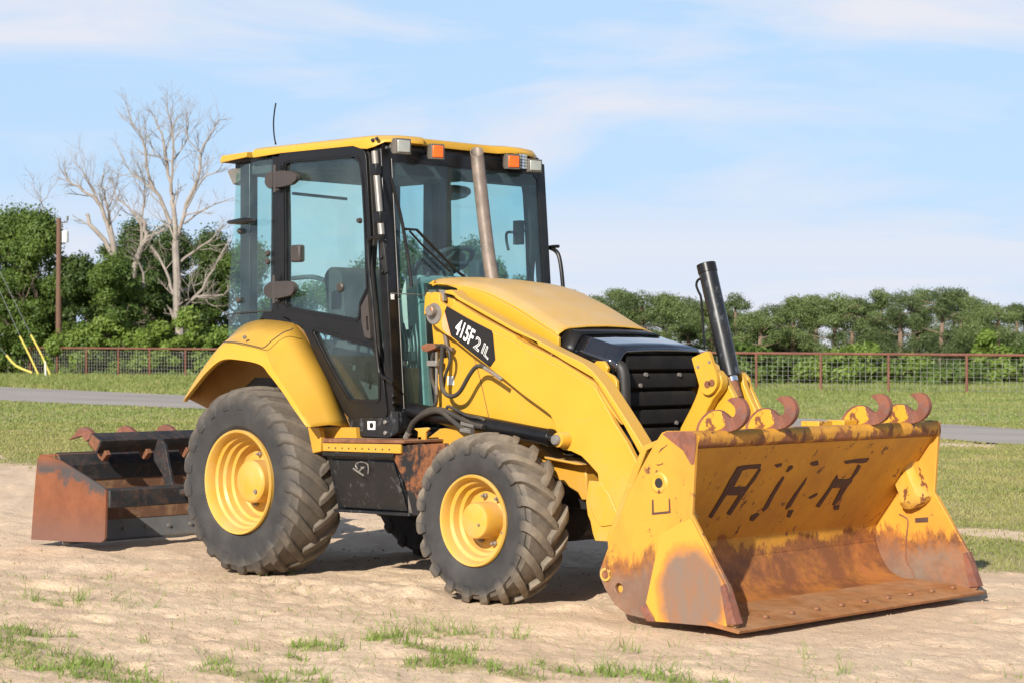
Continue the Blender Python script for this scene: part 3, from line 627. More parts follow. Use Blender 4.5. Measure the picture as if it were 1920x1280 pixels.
# ================================================================== cab
def XF(z): return 1.17-(z-.93)*.0745          # the front of the cab leans back a little
CB = MB()
door_o = [(0.078,2.676), (0.093,2.691), (0.137,2.697), (0.768,2.692), (0.848,2.681), (0.896,2.657), (0.915,2.619), (0.959,2.135)]+[(0.935,1.912), (0.997,1.45), (1.071,1.267), (1.109,1.048), (1.096,1.018), (0.776,1.006), (0.741,1.017), (0.713,1.04), (0.456,1.366), (0.325,1.557), (0.266,1.601), (0.102,1.651), (0.072,1.714)]+[(0.088,1.917)]
hole_u = [(0.141,2.588), (0.147,2.619), (0.188,2.627), (0.768,2.619), (0.828,2.601), (0.852,2.57), (0.872,2.457)]+[(0.893,2.203), (0.913,1.808), (0.854,1.723), (0.84,1.633), (0.817,1.621), (0.178,1.704), (0.151,1.726), (0.153,2.172)]
hole_l = rc([(0.42,1.547), (0.962,1.439), (1.025,1.358), (1.025,1.127), (0.769,1.123), (0.699,1.199), (0.6,1.31)], .02, 3)
def rev(l): return l
def door(s):
    e = empty('cab_door', (0,0,0), T)
    def mk(n, mb, m, **k):
        if s > 0: mb.mirror()
        return make(n, mb, m, e, **k)
    mk('door_frame', MB().prism([door_o, hole_u, hole_l], -.745, -.70), 'black', bevel=.004)
    inner = offset(door_o, .012)
    mk('door_seal', MB().prism([offset(door_o, .010), offset(door_o, -.012)], -.722, -.69), 'rubber_seal')
    mk('door_rim', MB().prism([offset(hole_u, .022), offset(hole_u, .012)], -.750, -.744), 'black')
    mk('door_rim', MB().prism([offset(hole_l, .024), offset(hole_l, .012)], -.750, -.744), 'black')
    mk('upper_pane', MB().prism(offset(hole_u, .006), -.726, -.721), 'glass'); mk('lower_pane', MB().prism(offset(hole_l, .006), -.726, -.721), 'glass')
    mk('door_handle', MB().prism([rc([(0.912,1.69), (0.974,1.766), (1.002,1.493), (0.947,1.506), (0.919,1.598)], .01), [(0.958,1.628), (0.976,1.634), (0.988,1.548), (0.965,1.542)]], -.785, -.745), 'hinge', bevel=.006)
    for pr, pl in (([(0.083,2.571), (0.162,2.575), (0.255,2.559), (0.297,2.54), (0.3,2.509), (0.25,2.481), (0.147,2.469), (0.083,2.471)], [(0.059,2.573), (0.024,2.575), (-0.018,2.545), (-0.023,2.506), (-0.0,2.477), (0.033,2.463), (0.059,2.468)]),
                   ([(0.075,1.867), (0.228,1.866), (0.273,1.848), (0.28,1.808), (0.25,1.774), (0.109,1.757), (0.075,1.758)], [(0.061,1.865), (0.028,1.864), (-0.026,1.834), (-0.032,1.796), (0.008,1.763), (0.061,1.755)])):
        h = MB().prism(rc(pr, .02), -.785, -.752); h.prism(rc(pl, .012), -.78, -.755)
        xs = pr[0][0]-.006; zs = [p[1] for p in pr]; h.tube([(xs, -.775, min(zs)-.03), (xs, -.775, max(zs)+.04)], .012, 10); h.box((xs-.02, -.775, min(zs)-.02), (xs+.03, -.74, min(zs)-.005))
        mk('hinge', h, 'hinge', bevel=.004)
    k = [(0.66,-0.73,1.818)][0]
    mk('door_knob', MB().lathe([(-.742, 0), (-.742, .022), (-.735, .030), (-.722, .032)], 16, center=(k[0], 0, k[2])), 'hinge')
    k = [(0.215,-0.73,2.042)][0]; mk('door_catch', MB().box((k[0]-.02, -.75, k[2]-.055), (k[0]+.075, -.70, k[2]+.055)), 'hinge', bevel=.012)
    k = [(0.84,-0.73,2.225)][0]; mk('door_knob', MB().lathe([(-.745, 0), (-.745, .014), (-.722, .018)], 12, center=(k[0], 0, k[2])), 'hinge')
    mk('grab_bar', MB().tube(smoothpath([(1.117,-0.79,2.114), (1.045,-0.79,2.113), (0.995,-0.79,2.098), (0.984,-0.79,2.071), (0.995,-0.79,1.921), (1.018,-0.79,1.767)]+[(1.019,-0.79,1.77), (1.053,-0.79,1.487), (1.08,-0.79,1.313), (1.107,-0.79,1.275), (1.148,-0.79,1.257), (1.212,-0.79,1.228)], 4), .011, 10), 'black')
    return e
door(-1); door(1)
def side_frame(s):
    def mk(n, mb, m, **k):
        if s > 0: mb.mirror()
        return make(n, mb, m, T, **k)
    bp = [(-0.026,2.679), (0.056,2.684), (0.078,2.699), (0.778,2.705), (0.905,2.675)]+[(1.02, 2.665)]+[(1.02, 2.70), (-.34, 2.70)]+[(-0.239,2.653), (-0.026,2.667)]
    mk('side_header', MB().prism(bp, -.70, -.62), 'black', bevel=.004)
    mk('door_pillar', MB().prism([(-0.026,2.684), (0.059,2.679), (0.066,2.172)]+[(0.064,1.918), (0.061,1.692), (0.087,1.643), (0.185,1.603), (0.273,1.586), (0.024,1.605), (-0.149,1.636), (-0.108,1.675), (-0.037,1.679), (-0.029,2.245)], -.72, -.64), 'black', bevel=.004)
    ap = [Vector((XF(z), z)) for z in (2.66, .90)]
    mk('front_pillar', MB().prism([(XF(2.66)-.075, 2.66), (XF(2.66), 2.66), (XF(.91), .91), (XF(.91)-.065, .91)], -.735, -.665), 'black', bevel=.006)
    mk('sill', MB().prism(rc([(0.743,1.005), (1.127,1.023), (1.139,1.056), (1.2,1.057), (1.204,0.935), (1.118,0.896), (0.852,0.897), (0.775,0.929), (0.754,0.98)], .01), -.74, -.60), 'blackw', bevel=.005)
    pane = [(-0.368,2.621), (-0.283,2.647), (-0.149,2.661), (-0.026,2.662), (-0.006,2.654), (-0.011,2.174)]+[(-0.011,2.049), (-0.013,1.681), (-0.161,1.681), (-0.317,1.676), (-0.475,1.663), (-0.457,1.892), (-0.421,2.262)]
    mk('quarter_window', MB().prism(pane, -.722, -.716), 'glass')
    mk('quarter_seal', MB().prism([(-0.013,1.682), (-0.161,1.682), (-0.317,1.678), (-0.475,1.665), (-0.478,1.659), (-0.317,1.67), (-0.161,1.674), (-0.013,1.675)], -.726, -.712), 'rubber_seal')
    low = [(-0.469,1.659), (-0.1,1.672), (-0.13,1.636), (-0.369,1.48), (-0.475,1.481)]; mk('lower_window', MB().prism(low, -.722, -.716), 'glass')
    mk('lower_wall', MB().prism([(-.36, 1.0), (.70, .98), (.62, 1.2), (.3, 1.55), (0, 1.6), (-.36, 1.50)], -.70, -.67), 'dark_in')
    mk('rear_pillar', MB().box((-.40, -.68, 1.0), (-.30, -.61, 2.66)), 'black', bevel=.006)
side_frame(-1); side_frame(1)
# roll tube up the near front pillar with its clamps
t0, t1 = [(1.023,-0.77,2.638), (1.086,-0.77,2.128)]; t2 = [(1.076,-0.77,2.132)][0]
make('air_tube', MB().tube([t0, t1, t2], .021, 14), 'chrome' if False else 'steel', T)
make('pillar_strip', MB().prism([(1.055,2.104), (1.077,2.103), (1.113,1.9), (1.086,1.889), (1.043,1.994)], -.75, -.735), 'plastic', T, bevel=.003)
for p in [(1.036,-0.77,2.526), (1.072,-0.77,2.233)]: make('tube_clamp', MB().box((p[0]-.028, p[1]-.026, p[2]-.035), (p[0]+.028, p[1]+.02, p[2]+.035)), 'black', T, bevel=.004)
for p in [(1.064,-0.745,1.99), (1.073,-0.745,1.905)]+[(1.162,-0.74,1.149), (1.164,-0.74,1.107)]: make('pillar_bolt', MB().tube([(p[0], p[1]+.01, p[2]), (p[0], p[1]-.018, p[2])], .015, 8), 'black', T, bevel=.003)
for p in [(1.093,-0.742,0.989), (1.095,-0.742,0.924)]: make('sill_bolt', MB().tube([(p[0], p[1]+.01, p[2]), (p[0], p[1]-.012, p[2])], .014, 8), 'steel', T, bevel=.003)
stk = [(0.928,0.991), (0.999,0.993), (0.998,0.941), (0.93,0.94)]; S_ = make('round_sticker', MB().prism(stk, -.7425, -.7405), 'white', T)
cs = Vector([(0.965,-0.743,0.966)][0]); make('sticker_disc', MB().lathe([(-.7438, 0), (-.7438, .018), (-.7425, .018)], 20, center=(cs.x, 0, cs.z)), 'decal', S_)
# windscreen: runs down each side of the hood
def lean(mb, dx=0.): mb.v = [(XF(z)+x+dx, y, z) for x, y, z in mb.v]; return mb
ws = [(-.685, 2.64), (-.685, 1.07), (-.45, 1.07), (-.43, 1.09), (-.43, 1.78), (-.40, 1.82), (.40, 1.82), (.43, 1.78), (.43, 1.07), (.685, 1.07), (.685, 2.64)]
WS = make('windscreen', lean(MB().prism(ws[::-1], -.012, -.006, 'x')), 'glass_ws', T, smooth=0)
make('windscreen_band', lean(MB().prism([[(-.69, 2.66), (-.69, 1.02), (-.655, 1.02), (-.655, 2.55), (-.62, 2.585), (.62, 2.585), (.655, 2.55), (.655, 1.02), (.69, 1.02), (.69, 2.66)]], -.008, -.002, 'x')), 'black', T, smooth=0)
make('windscreen_band', lean(MB().prism([[(-.46, 1.02), (-.42, 1.02), (-.42, 1.84), (.42, 1.84), (.42, 1.02), (.46, 1.02), (.46, 1.86), (.43, 1.88), (-.43, 1.88), (-.46, 1.86)]], -.03, -.014, 'x')), 'greyin', T, smooth=0)
make('windscreen_edge', MB().tube([(XF(2.6)+.004, -.655, 2.6), (XF(1.07)+.004, -.655, 1.07)], .0022, 6), 'steel', T)
make('front_lower_panel', lean(MB().prism([(-.69, .90), (-.43, .90), (-.43, 1.07), (-.69, 1.07)], -.04, .0, 'x')), 'blackw', T, bevel=.004)
make('screen_joint', MB().tube([[(1.13,-0.732,1.769)][0], [(1.13,-0.41,1.766)][0]], .004, 6), 'steel', T)
p = [(1.125,-0.701,1.749)][0]; make('small_sticker', MB().box((XF(p[2])-.002, p[1]-.014, p[2]-.016), (XF(p[2])+.002, p[1]+.014, p[2]+.016)), 'white', T)
rw = MB().box((-.425, -.70, 1.5), (-.419, .70, 2.60)); make('rear_window', rw, 'glass', T)
make('rear_panel', MB().box((-.43, -.68, 1.0), (-.40, .68, 1.5)), 'dark_in', T)
hb = MB().box((-.40, -.66, 2.58), (XF(2.6)-.02, .66, 2.685)); make('headliner', hb, 'dark_in', T, bevel=.01)
make('front_header', lean(MB().box((-.05, -.68, 2.50), (-.012, .68, 2.68))), 'dark_in', T, bevel=.01)
make('cab_floor', MB().box((-.42, -.68, .90), (1.12, .68, .97)), 'dark_in', T)
# roof with its turned-down edge and front visor
side_r = [(-0.167,2.691), (-0.149,2.731), (-0.051,2.746), (0.977,2.745), (1.121,2.755), (1.322,2.733), (1.369,2.717), (1.322,2.693), (1.169,2.706), (1.073,2.703), (1.001,2.667), (0.928,2.664), (0.873,2.68), (0.817,2.709), (-0.031,2.701), (-0.051,2.689)]
zt = 2.735
plan = [(-.18, -.75), (.99, -.75), (1.085, -.64), (1.10, -.45), (1.05, -.41), (1.06, 0), (1.05, .30), (1.10, .42), (1.10, .57), (.96, .75), (-.18, .75)]
RF = empty('roof', (0,0,0), T)
rt = MB(); n = len(plan); cx = sum(p[0] for p in plan)/n
lay = [(1.0, 2.672), (1.004, 2.715), (.985, 2.738), (.93, 2.748), (.5, 2.765), (.0, 2.770)]
def roof_shell(plan, lay, cx, zlow=None):
    mb = MB(); n = len(plan); vs = []; fs = []
    for k, (sc, z) in enumerate(lay):
        for i, (x, y) in enumerate(plan): vs.append((cx+(x-cx)*sc, y*sc, z if not (zlow and k == 0) else zlow[i]))
    for k in range(len(lay)-1):
        for i in range(n): fs.append((k*n+i, k*n+(i+1) % n, (k+1)*n+(i+1) % n, (k+1)*n+i))
    # thickness: inner skirt and soffit
    o = len(vs)
    for i, (x, y) in enumerate(plan): vs.append((cx+(x-cx)*.975, y*.975, (zlow[i] if zlow else lay[0][1])))
    for i, (x, y) in enumerate(plan): vs.append((cx+(x-cx)*.975, y*.975, 2.70))
    for i in range(n): fs += [(i, (i+1) % n, o+(i+1) % n, o+i), (o+i, o+(i+1) % n, o+n+(i+1) % n, o+n+i)]
    fs.append(tuple(o+n+i for i in range(n))); mb.add(vs, fs); return mb
plan2 = []; zl = []
seg_z = {0: (2.672, 2.69)}
pts = [(-.18, -.75, 2.682), (.10, -.75, 2.692), (.50, -.75, 2.690), (.80, -.75, 2.689), (.87, -.75, 2.668), (.93, -.75, 2.662), (.985, -.74, 2.672), (1.04, -.70, 2.700), (1.09, -.64, 2.700), (1.115, -.50, 2.698), (1.11, -.44, 2.700), (1.065, -.425, 2.700), (1.065, -.2, 2.696), (1.065, .1, 2.694), (1.07, .26, 2.694), (1.11, .34, 2.700), (1.11, .50, 2.695), (1.07, .60, 2.692), (.97, .73, 2.680), (.90, .75, 2.668), (.5, .75, 2.69), (-.18, .75, 2.682)]
shell = roof_shell([(p[0], p[1]) for p in pts], lay, .45, [p[2] for p in pts])
make('roof_panel', shell, 'yel', RF, bevel=.004, smooth=45)
tail = [(-.585, -.70, 2.678), (-.25, -.75, 2.690), (-.25, .75, 2.690), (-.585, .70, 2.678)]
ts = roof_shell([(p[0], p[1]) for p in tail], [(1.0, 2.68), (1.0, 2.695), (.985, 2.725), (.6, 2.74), (0, 2.745)], -.40, [p[2] for p in tail])
make('roof_tail', ts, 'yel', RF, bevel=.004, smooth=45)
make('roof_gap', MB().box((-.50, -.69, 2.67), (1.0, .69, 2.715)), 'rubber_seal', RF)
for p in [(0.981,-0.752,2.711), (1.019,-0.752,2.717)]:
    make('roof_hole', MB().lathe([(-.758, 0), (-.758, .013 if p[0] < .92 else .008), (-.745, .013)], 12, center=(p[0], 0, p[2])), 'rubber_seal', RF)
# lamps
def lamp(name, c, w, h, mat, yaw=0., tilt=0., d=.09):
    e = empty(name, c, T); e.rotation_euler = (0, tilt, yaw)
    body = MB(); f = [(.0, -w/2, -h/2), (.0, w/2, -h/2), (.0, w/2, h/2), (.0, -w/2, h/2)]; b = [(-d, y*.55, z*.55) for x, y, z in f]; m = [(-d*.4, y, z) for x, y, z in f]
    body.add(f+m+b, [(0,1,2,3),(0,4,5,1),(1,5,6,2),(2,6,7,3),(3,7,4,0),(4,8,9,5),(5,9,10,6),(6,10,11,7),(7,11,8,4),(8,11,10,9)])
    body.tube([(-d, 0, 0), (-d-.04, 0, .0), (-d-.05, 0, .06)], .009, 8)
    make('lamp_housing', body, 'lamp_body', e, bevel=.008)
    make('lens', MB().box((-.004, -w/2+.010, -h/2+.010), (.006, w/2-.010, h/2-.010)), mat, e, bevel=.005)
    return e
for (p, w_, h_, m_, n_) in (((1.17, -.665, 2.667), .115, .095, 'lens', 'work_light'), ((1.17, -.375, 2.655), .095, .095, 'amber', 'turn_signal'),
                            ((1.16, .315, 2.640), .10, .095, 'amber', 'turn_signal'), ((1.16, .52, 2.628), .115, .085, 'lens', 'work_light')):
    o = lamp(n_, p, w_, h_, m_, yaw=R(-6 if n_ == 'work_light' else -14))
sc = MB().box((1.125, .385, 2.60), (1.135, .465, 2.70)); SG = make('signal_reflector', sc, 'plastic', T)
for i in range(3):
    for j in range(5): make('reflector_cell', MB().box((1.135, .390+i*.026, 2.604+j*.0195), (1.140, .410+i*.026, 2.619+j*.0195)), 'lens' if i != 1 else 'chrome', SG)
o = lamp('work_light', (-.50, -.66, 2.57), .12, .10, 'lens', yaw=R(180+35), tilt=R(25))
make('lamp_bracket', MB().box((-.50, -.64, 2.58), (-.42, -.58, 2.70)), 'black', T)
make('mirror', MB().lathe([(-.16, 0), (-.14, .012), (-.02, .022), (.02, .024), (.05, .022), (.13, .008), (.14, 0)], 12, 'x'), 'black', T, loc=Vector([(-0.229,-0.8,2.266)][0]))
for pp in ([(-0.331,-0.728,2.209)][0], [(-0.043,-0.728,2.053)][0], [(-0.043,-0.728,1.999)][0], [(-0.343,-0.728,1.754)][0]):
    make('window_knob', MB().lathe([(-.022, 0), (-.022, .014), (-.012, .02), (0, .02)], 12), 'hinge', T, loc=Vector(pp))
make('antenna', MB().tube(smoothpath([(-0.31,-0.45,2.8), (-0.328,-0.45,2.868), (-0.333,-0.45,2.948), (-0.324,-0.45,3.019), (-0.309,-0.45,3.076)], 4), [.008]+[.005]*16, 6), 'black', T)
# wiper
wb = MB().tube(smoothpath([(XF(p[2])+.035, p[1], p[2]) for p in [(1.12,-0.7,2.478), (1.12,-0.653,2.329), (1.12,-0.614,2.166), (1.12,-0.587,1.985), (1.12,-0.569,1.811)]], 4), .011, 6)
W = make('wiper', wb, 'black', T)
make('wiper_arm', MB().tube([(XF(p[2])+.05, p[1], p[2]) for p in [(1.12,-0.614,2.166), (1.12,-0.516,2.166), (1.12,-0.198,1.927), (1.12,-0.097,1.871)]], .009, 6), 'black', W)
make('wiper_arm', MB().tube([(XF(p[2])+.05, p[1], p[2]) for p in [(1.12,-0.576,2.155), (1.12,-0.48,2.076), (1.12,-0.247,1.916)]], .007, 6), 'black', W)
# exhaust
pth = [Vector(p) for p in [(1.298,0.0,1.783), (1.26,0.0,1.935), (1.218,0.0,2.155), (1.18,0.0,2.393), (1.137,0.0,2.683)]]
ex = MB().tube(smoothpath(pth, 4), .043, 22, cap=False); d = (pth[-1]-pth[-2]).normalized()
k = len(ex.v)-22
for i in range(22):
    v = Vector(ex.v[k+i]); ex.v[k+i] = tuple(v-d*((v.x-pth[-1].x)*.69-(v.y-pth[-1].y)*.72)*.95)
ring = [Vector(v) for v in ex.v[k:k+22]]; cc_ = sum(ring, Vector())/22
inn = [cc_+(v-cc_)*.88 for v in ring]; inn2 = [v-d*.25 for v in inn]
ex.add(ring+inn+inn2, [(i, (i+1) % 22, (i+1) % 22+22, i+22) for i in range(22)]+[(i+22, (i+1) % 22+22, (i+1) % 22+44, i+44) for i in range(22)])
make('exhaust_pipe', ex, 'exhaust', T, smooth=40)
make('exhaust_flange', MB().lathe([(0, .045), (0, .07), (.03, .055), (.05, .044)], 20, 'z'), 'exhaust', T, loc=(1.315, 0, 1.80))
# far handrail and window latches
make('grab_rail', MB().tube(smoothpath([(0.916,0.8,2.126), (1.023,0.8,2.108), (1.091,0.8,2.077), (1.12,0.8,2.016), (1.139,0.8,1.909), (1.153,0.8,1.767), (1.158,0.8,1.626)], 4), .014, 10), 'black', T)
for p in [(0.866,0.76,2.537), (0.954,0.76,2.239), (1.012,0.76,1.988), (1.029,0.76,1.904)]: make('window_hinge', MB().box((p[0]-.02, .70, p[2]-.02), (p[0]+.02, .76, p[2]+.02)), 'black', T, bevel=.004)
k = [(0.86,0.66,2.21)][0]; lt = MB().box((k[0]-.03, .65, k[2]-.08), (k[0]+.04, .69, k[2]+.08)); lt.tube(smoothpath([(0.859,0.64,2.209), (0.787,0.64,2.212), (0.781,0.64,2.16), (0.8,0.64,2.093)], 3), .010, 8); make('window_latch', lt, 'dark_in', T, bevel=.004)
k = [(1.0,-0.448,2.585)][0]; make('inner_mirror', MB().lathe([(-.012, 0), (-.012, .085), (.012, .09), (.012, 0)], 18, 'x'), 'plastic', T, loc=(1.0, k[1], k[2]))
make('rear_wiper_bar', MB().tube([(-0.412,-0.217,2.491), (-0.412,0.269,2.48)], .012, 6), 'dark_in', T)
# seat, steering, dash
st = empty('seat', (.10, .0, 1.33), T)
make('backrest', MB().prism(rc([(-.10, .12), (.04, .10), (-.02, .62), (-.12, .66), (-.20, .60)], .05), -.21, .21), 'seat', st, bevel=.07, seg=4)
make('cushion', MB().prism(rc([(-.10, 0), (.42, .0), (.45, .10), (.40, .15), (-.05, .12)], .04), -.26, .26), 'seat', st, bevel=.03)
for s in (-1, 1): make('armrest', MB().box((-.08, s*.30-.035, .22), (.28, s*.30+.035, .28)), 'seat', st, bevel=.015)
make('seat_base', MB().box((-.05, -.18, -.28), (.35, .18, 0)), 'dark_in', st, bevel=.01)
sw = empty('steering_wheel', (.80, .03, 1.985), T); sw.rotation_euler = (0, R(-28), 0)
mb = MB(); prof = []
for i in range(8): a = 2*PI*i/8; prof.append((.016*math.cos(a), .20+.018*math.sin(a)))
mb.lathe(prof, 32, 'z', closed=True); make('wheel_rim', mb, 'dark_in', sw)
make('wheel_spokes', MB().box((-.18, -.02, -.01), (.18, .02, .01)).box((-.02, -.18, -.01), (.02, .18, .01)).lathe([(-.02, 0), (-.02, .05), (.02, .045), (.02, 0)], 16, 'z'), 'dark_in', sw)
make('steering_column', MB().tube([(.82, .03, 1.96), (.92, .03, 1.2)], .05, 10), 'dark_in', T)
make('dashboard', MB().prism(rc([(.80, .97), (1.06, .97), (1.06, 1.84), (1.0, 1.90), (.86, 1.88), (.80, 1.7)], .04), -.36, .22), 'greyin', T, bevel=.03)
make('side_console', MB().prism(rc([(-.3, .97), (.55, .97), (.5, 1.45), (.2, 1.55), (-.15, 1.78), (-.34, 1.80)], .05), .36, .62), 'greyin', T, bevel=.03)
make('side_console', MB().prism(rc([(-.35, .97), (.30, .97), (.05, 1.45), (-.15, 1.58), (-.36, 1.55)], .05), -.62, -.40), 'greyin', T, bevel=.03)
make('floor_tank', MB().box((.95, -.66, .97), (1.10, -.46, 1.32)), 'tank', T, bevel=.01)
vb = MB()
for i in range(6): vb.tube(smoothpath([(1.05, -.62+.035*i, 1.30), (1.07, -.60+.03*i, 1.45), (1.02, -.6+.035*i, 1.55+.02*(i % 3))], 3), .010, 6)
vb.box((1.02, -.60, 1.36), (1.08, -.48, 1.42)); make('valve_hoses', vb, 'steel', T, bevel=.002)
make('grab_rail', MB().tube(smoothpath([(-1.412,0.62,1.962), (-1.195,0.62,1.967), (-1.049,0.62,1.938), (-0.938,0.62,1.917)], 4), .018, 8), 'dark_in', T)
js = MB().tube([(.42, -.40, 1.30), (.46, -.38, 1.52)], .012, 8); js.lathe([(1.52, 0), (1.52, .022), (1.58, .028), (1.62, .018), (1.63, 0)], 12, 'z', (.46, -.38, 0)); make('joystick', js, 'dark_in', T)
make('instrument_pod', MB().box((.95, .10, 1.86), (1.05, .30, 2.0)), 'dark_in', T, bevel=.02)

# ================================================================== bucket and its linkage
BK = empty('bucket', (0,0,0), T)
pl = [(3.596,1.004), (3.629,1.014), (3.785,1.018), (3.811,1.007), (3.817,0.97), (3.808,0.829), (3.791,0.598), (3.862,0.492), (4.013,0.269), (4.081,0.072), (4.056,0.04), (3.95,0.047), (3.563,0.039), (3.443,0.049), (3.361,0.057), (3.279,0.102), (3.21,0.179), (3.175,0.239), (3.173,0.271), (3.194,0.314), (3.293,0.518), (3.362,0.667), (3.456,0.816), (3.537,0.931)]
hole = [([(3.307,0.189)][0][0]+.026*math.cos(2*PI*i/14), [(3.307,0.189)][0][1]+.026*math.sin(2*PI*i/14)) for i in range(14)]
for s in (-1, 1):
    mb = MB().prism([pl, hole], -1.136, -1.112)
    if s > 0: mb.mirror()
    make('side_plate', mb, 'b_side', BK, bevel=.004)
    cut = rc([(3.599,0.49), (3.785,0.575), (3.798,0.58), (4.0,0.272), (4.068,0.066), (3.95,0.052), (3.565,0.042), (3.503,0.131)], .006)
    mb = MB().prism(cut, -1.150, -1.1365)
    if s > 0: mb = MB().prism(cut, 1.1365, 1.150)
    make('cutter_plate', mb, 'b_cut', BK, bevel=.003)
    bar = [(3.988,0.253), (4.011,0.267), (4.088,0.074), (4.029,0.064)]; mb = MB().prism(bar, -1.158, -1.10)
    if s > 0: mb.mirror()
    make('side_cutting_bar', mb, 'hookm', BK, bevel=.003)
    tpb = [(3.604,0.997), (3.633,1.011), (3.788,1.017), (3.817,1.006), (3.82,0.96), (3.808,0.85), (3.788,0.849), (3.737,0.918), (3.672,0.956)]; mb = MB().prism(tpb, -1.1385, -1.1365)
    if s > 0: mb.mirror()
    make('rust_patch', mb, 'hookm', BK)
make('corner_clip', MB().prism([(3.466,0.113), (3.506,0.122), (3.559,0.06), (3.566,0.04), (3.513,0.04)], -1.160, -1.137), 'hookm', BK, bevel=.004)
p = [(3.221,-1.14,0.254)][0]; make('side_boss', MB().lathe([(-1.146, .022), (-1.146, .035), (-1.136, .037)], 20, center=(p[0], 0, p[2])), 'yel_chip', BK)
make('side_pin', MB().lathe([(-1.150, 0), (-1.150, .020), (-1.136, .022)], 16, center=(p[0]+.003, 0, p[2])), 'rust', BK)
p = [(3.58,-1.14,0.747)][0]; make('weld_boss', MB().lathe([(-1.140, .026), (-1.144, .045), (-1.136, .056)], 24, center=(p[0], 0, p[2])), 'yel_chip', BK)
make('boss_hole', MB().lathe([(-1.1395, 0), (-1.1395, .028), (-1.137, .028)], 20, center=(p[0], 0, p[2])), 'plastic', BK)
for poly in ([(3.533,0.66), (3.543,0.661), (3.545,0.595), (3.645,0.608), (3.643,0.671), (3.651,0.671), (3.656,0.599), (3.632,0.594), (3.533,0.582)], [(3.573,0.897), (3.593,0.923), (3.613,0.932), (3.635,0.945), (3.632,0.939), (3.604,0.921)], [(3.56,0.84), (3.593,0.844), (3.603,0.852), (3.606,0.844), (3.573,0.835)]):
    make('rust_mark', MB().prism(poly, -1.1380, -1.1362), 'rust_flat', BK)
# the trough: lip tube, back sheet, floor sheet
prof = [(3.790, .925)]+[(3.395, .398), (3.385, .345), (3.392, .29), (3.415, .225), (3.448, .165), (3.49, .118), (3.56, .088), (3.70, .074), (3.95, .062)]
up = ribbon(prof[:4], -.016); make('back_plate', MB().prism(up, -1.112, 1.112), 'b_back', BK, bevel=.002, smooth=25)
lo = ribbon(prof[3:], -.018); make('floor_plate', MB().prism(lo, -1.112, 1.112), 'b_back', BK, smooth=30)
make('lip', MB().prism(rc([(3.60, 1.008), (3.60, .985), (3.765, .93), (3.785, .925), (3.812, .940), (3.822, .985), (3.80, 1.012)], .014), -1.113, 1.113), 'b_top', BK, bevel=.004)
make('back_brace', MB().prism([(3.60, .985), (3.44, .93), (3.20, .45), (3.22, .20), (3.42, .07), (3.44, .09), (3.25, .24), (3.24, .44), (3.47, .91), (3.62, .97)], -1.105, 1.105), 'yel_low', BK, bevel=.004)
make('cutting_edge', MB().prism([(3.90, .078), (4.105, .045), (4.098, .028), (3.90, .052)], -1.155, 1.155), 'b_floor', BK, bevel=.003)
make('floor_wear_plate', MB().prism([(3.66, .080), (3.95, .066), (3.95, .074), (3.66, .090)], -1.10, 1.10), 'b_floor', BK, bevel=.002)
for i in range(10):
    y = -1.0+i*.222
    make('edge_bolt', MB().lathe([(0, .019), (.009, .017), (.013, .010), (.014, 0)], 10, 'z'), 'rust', BK, loc=(3.985, y, .066))
    if False: break
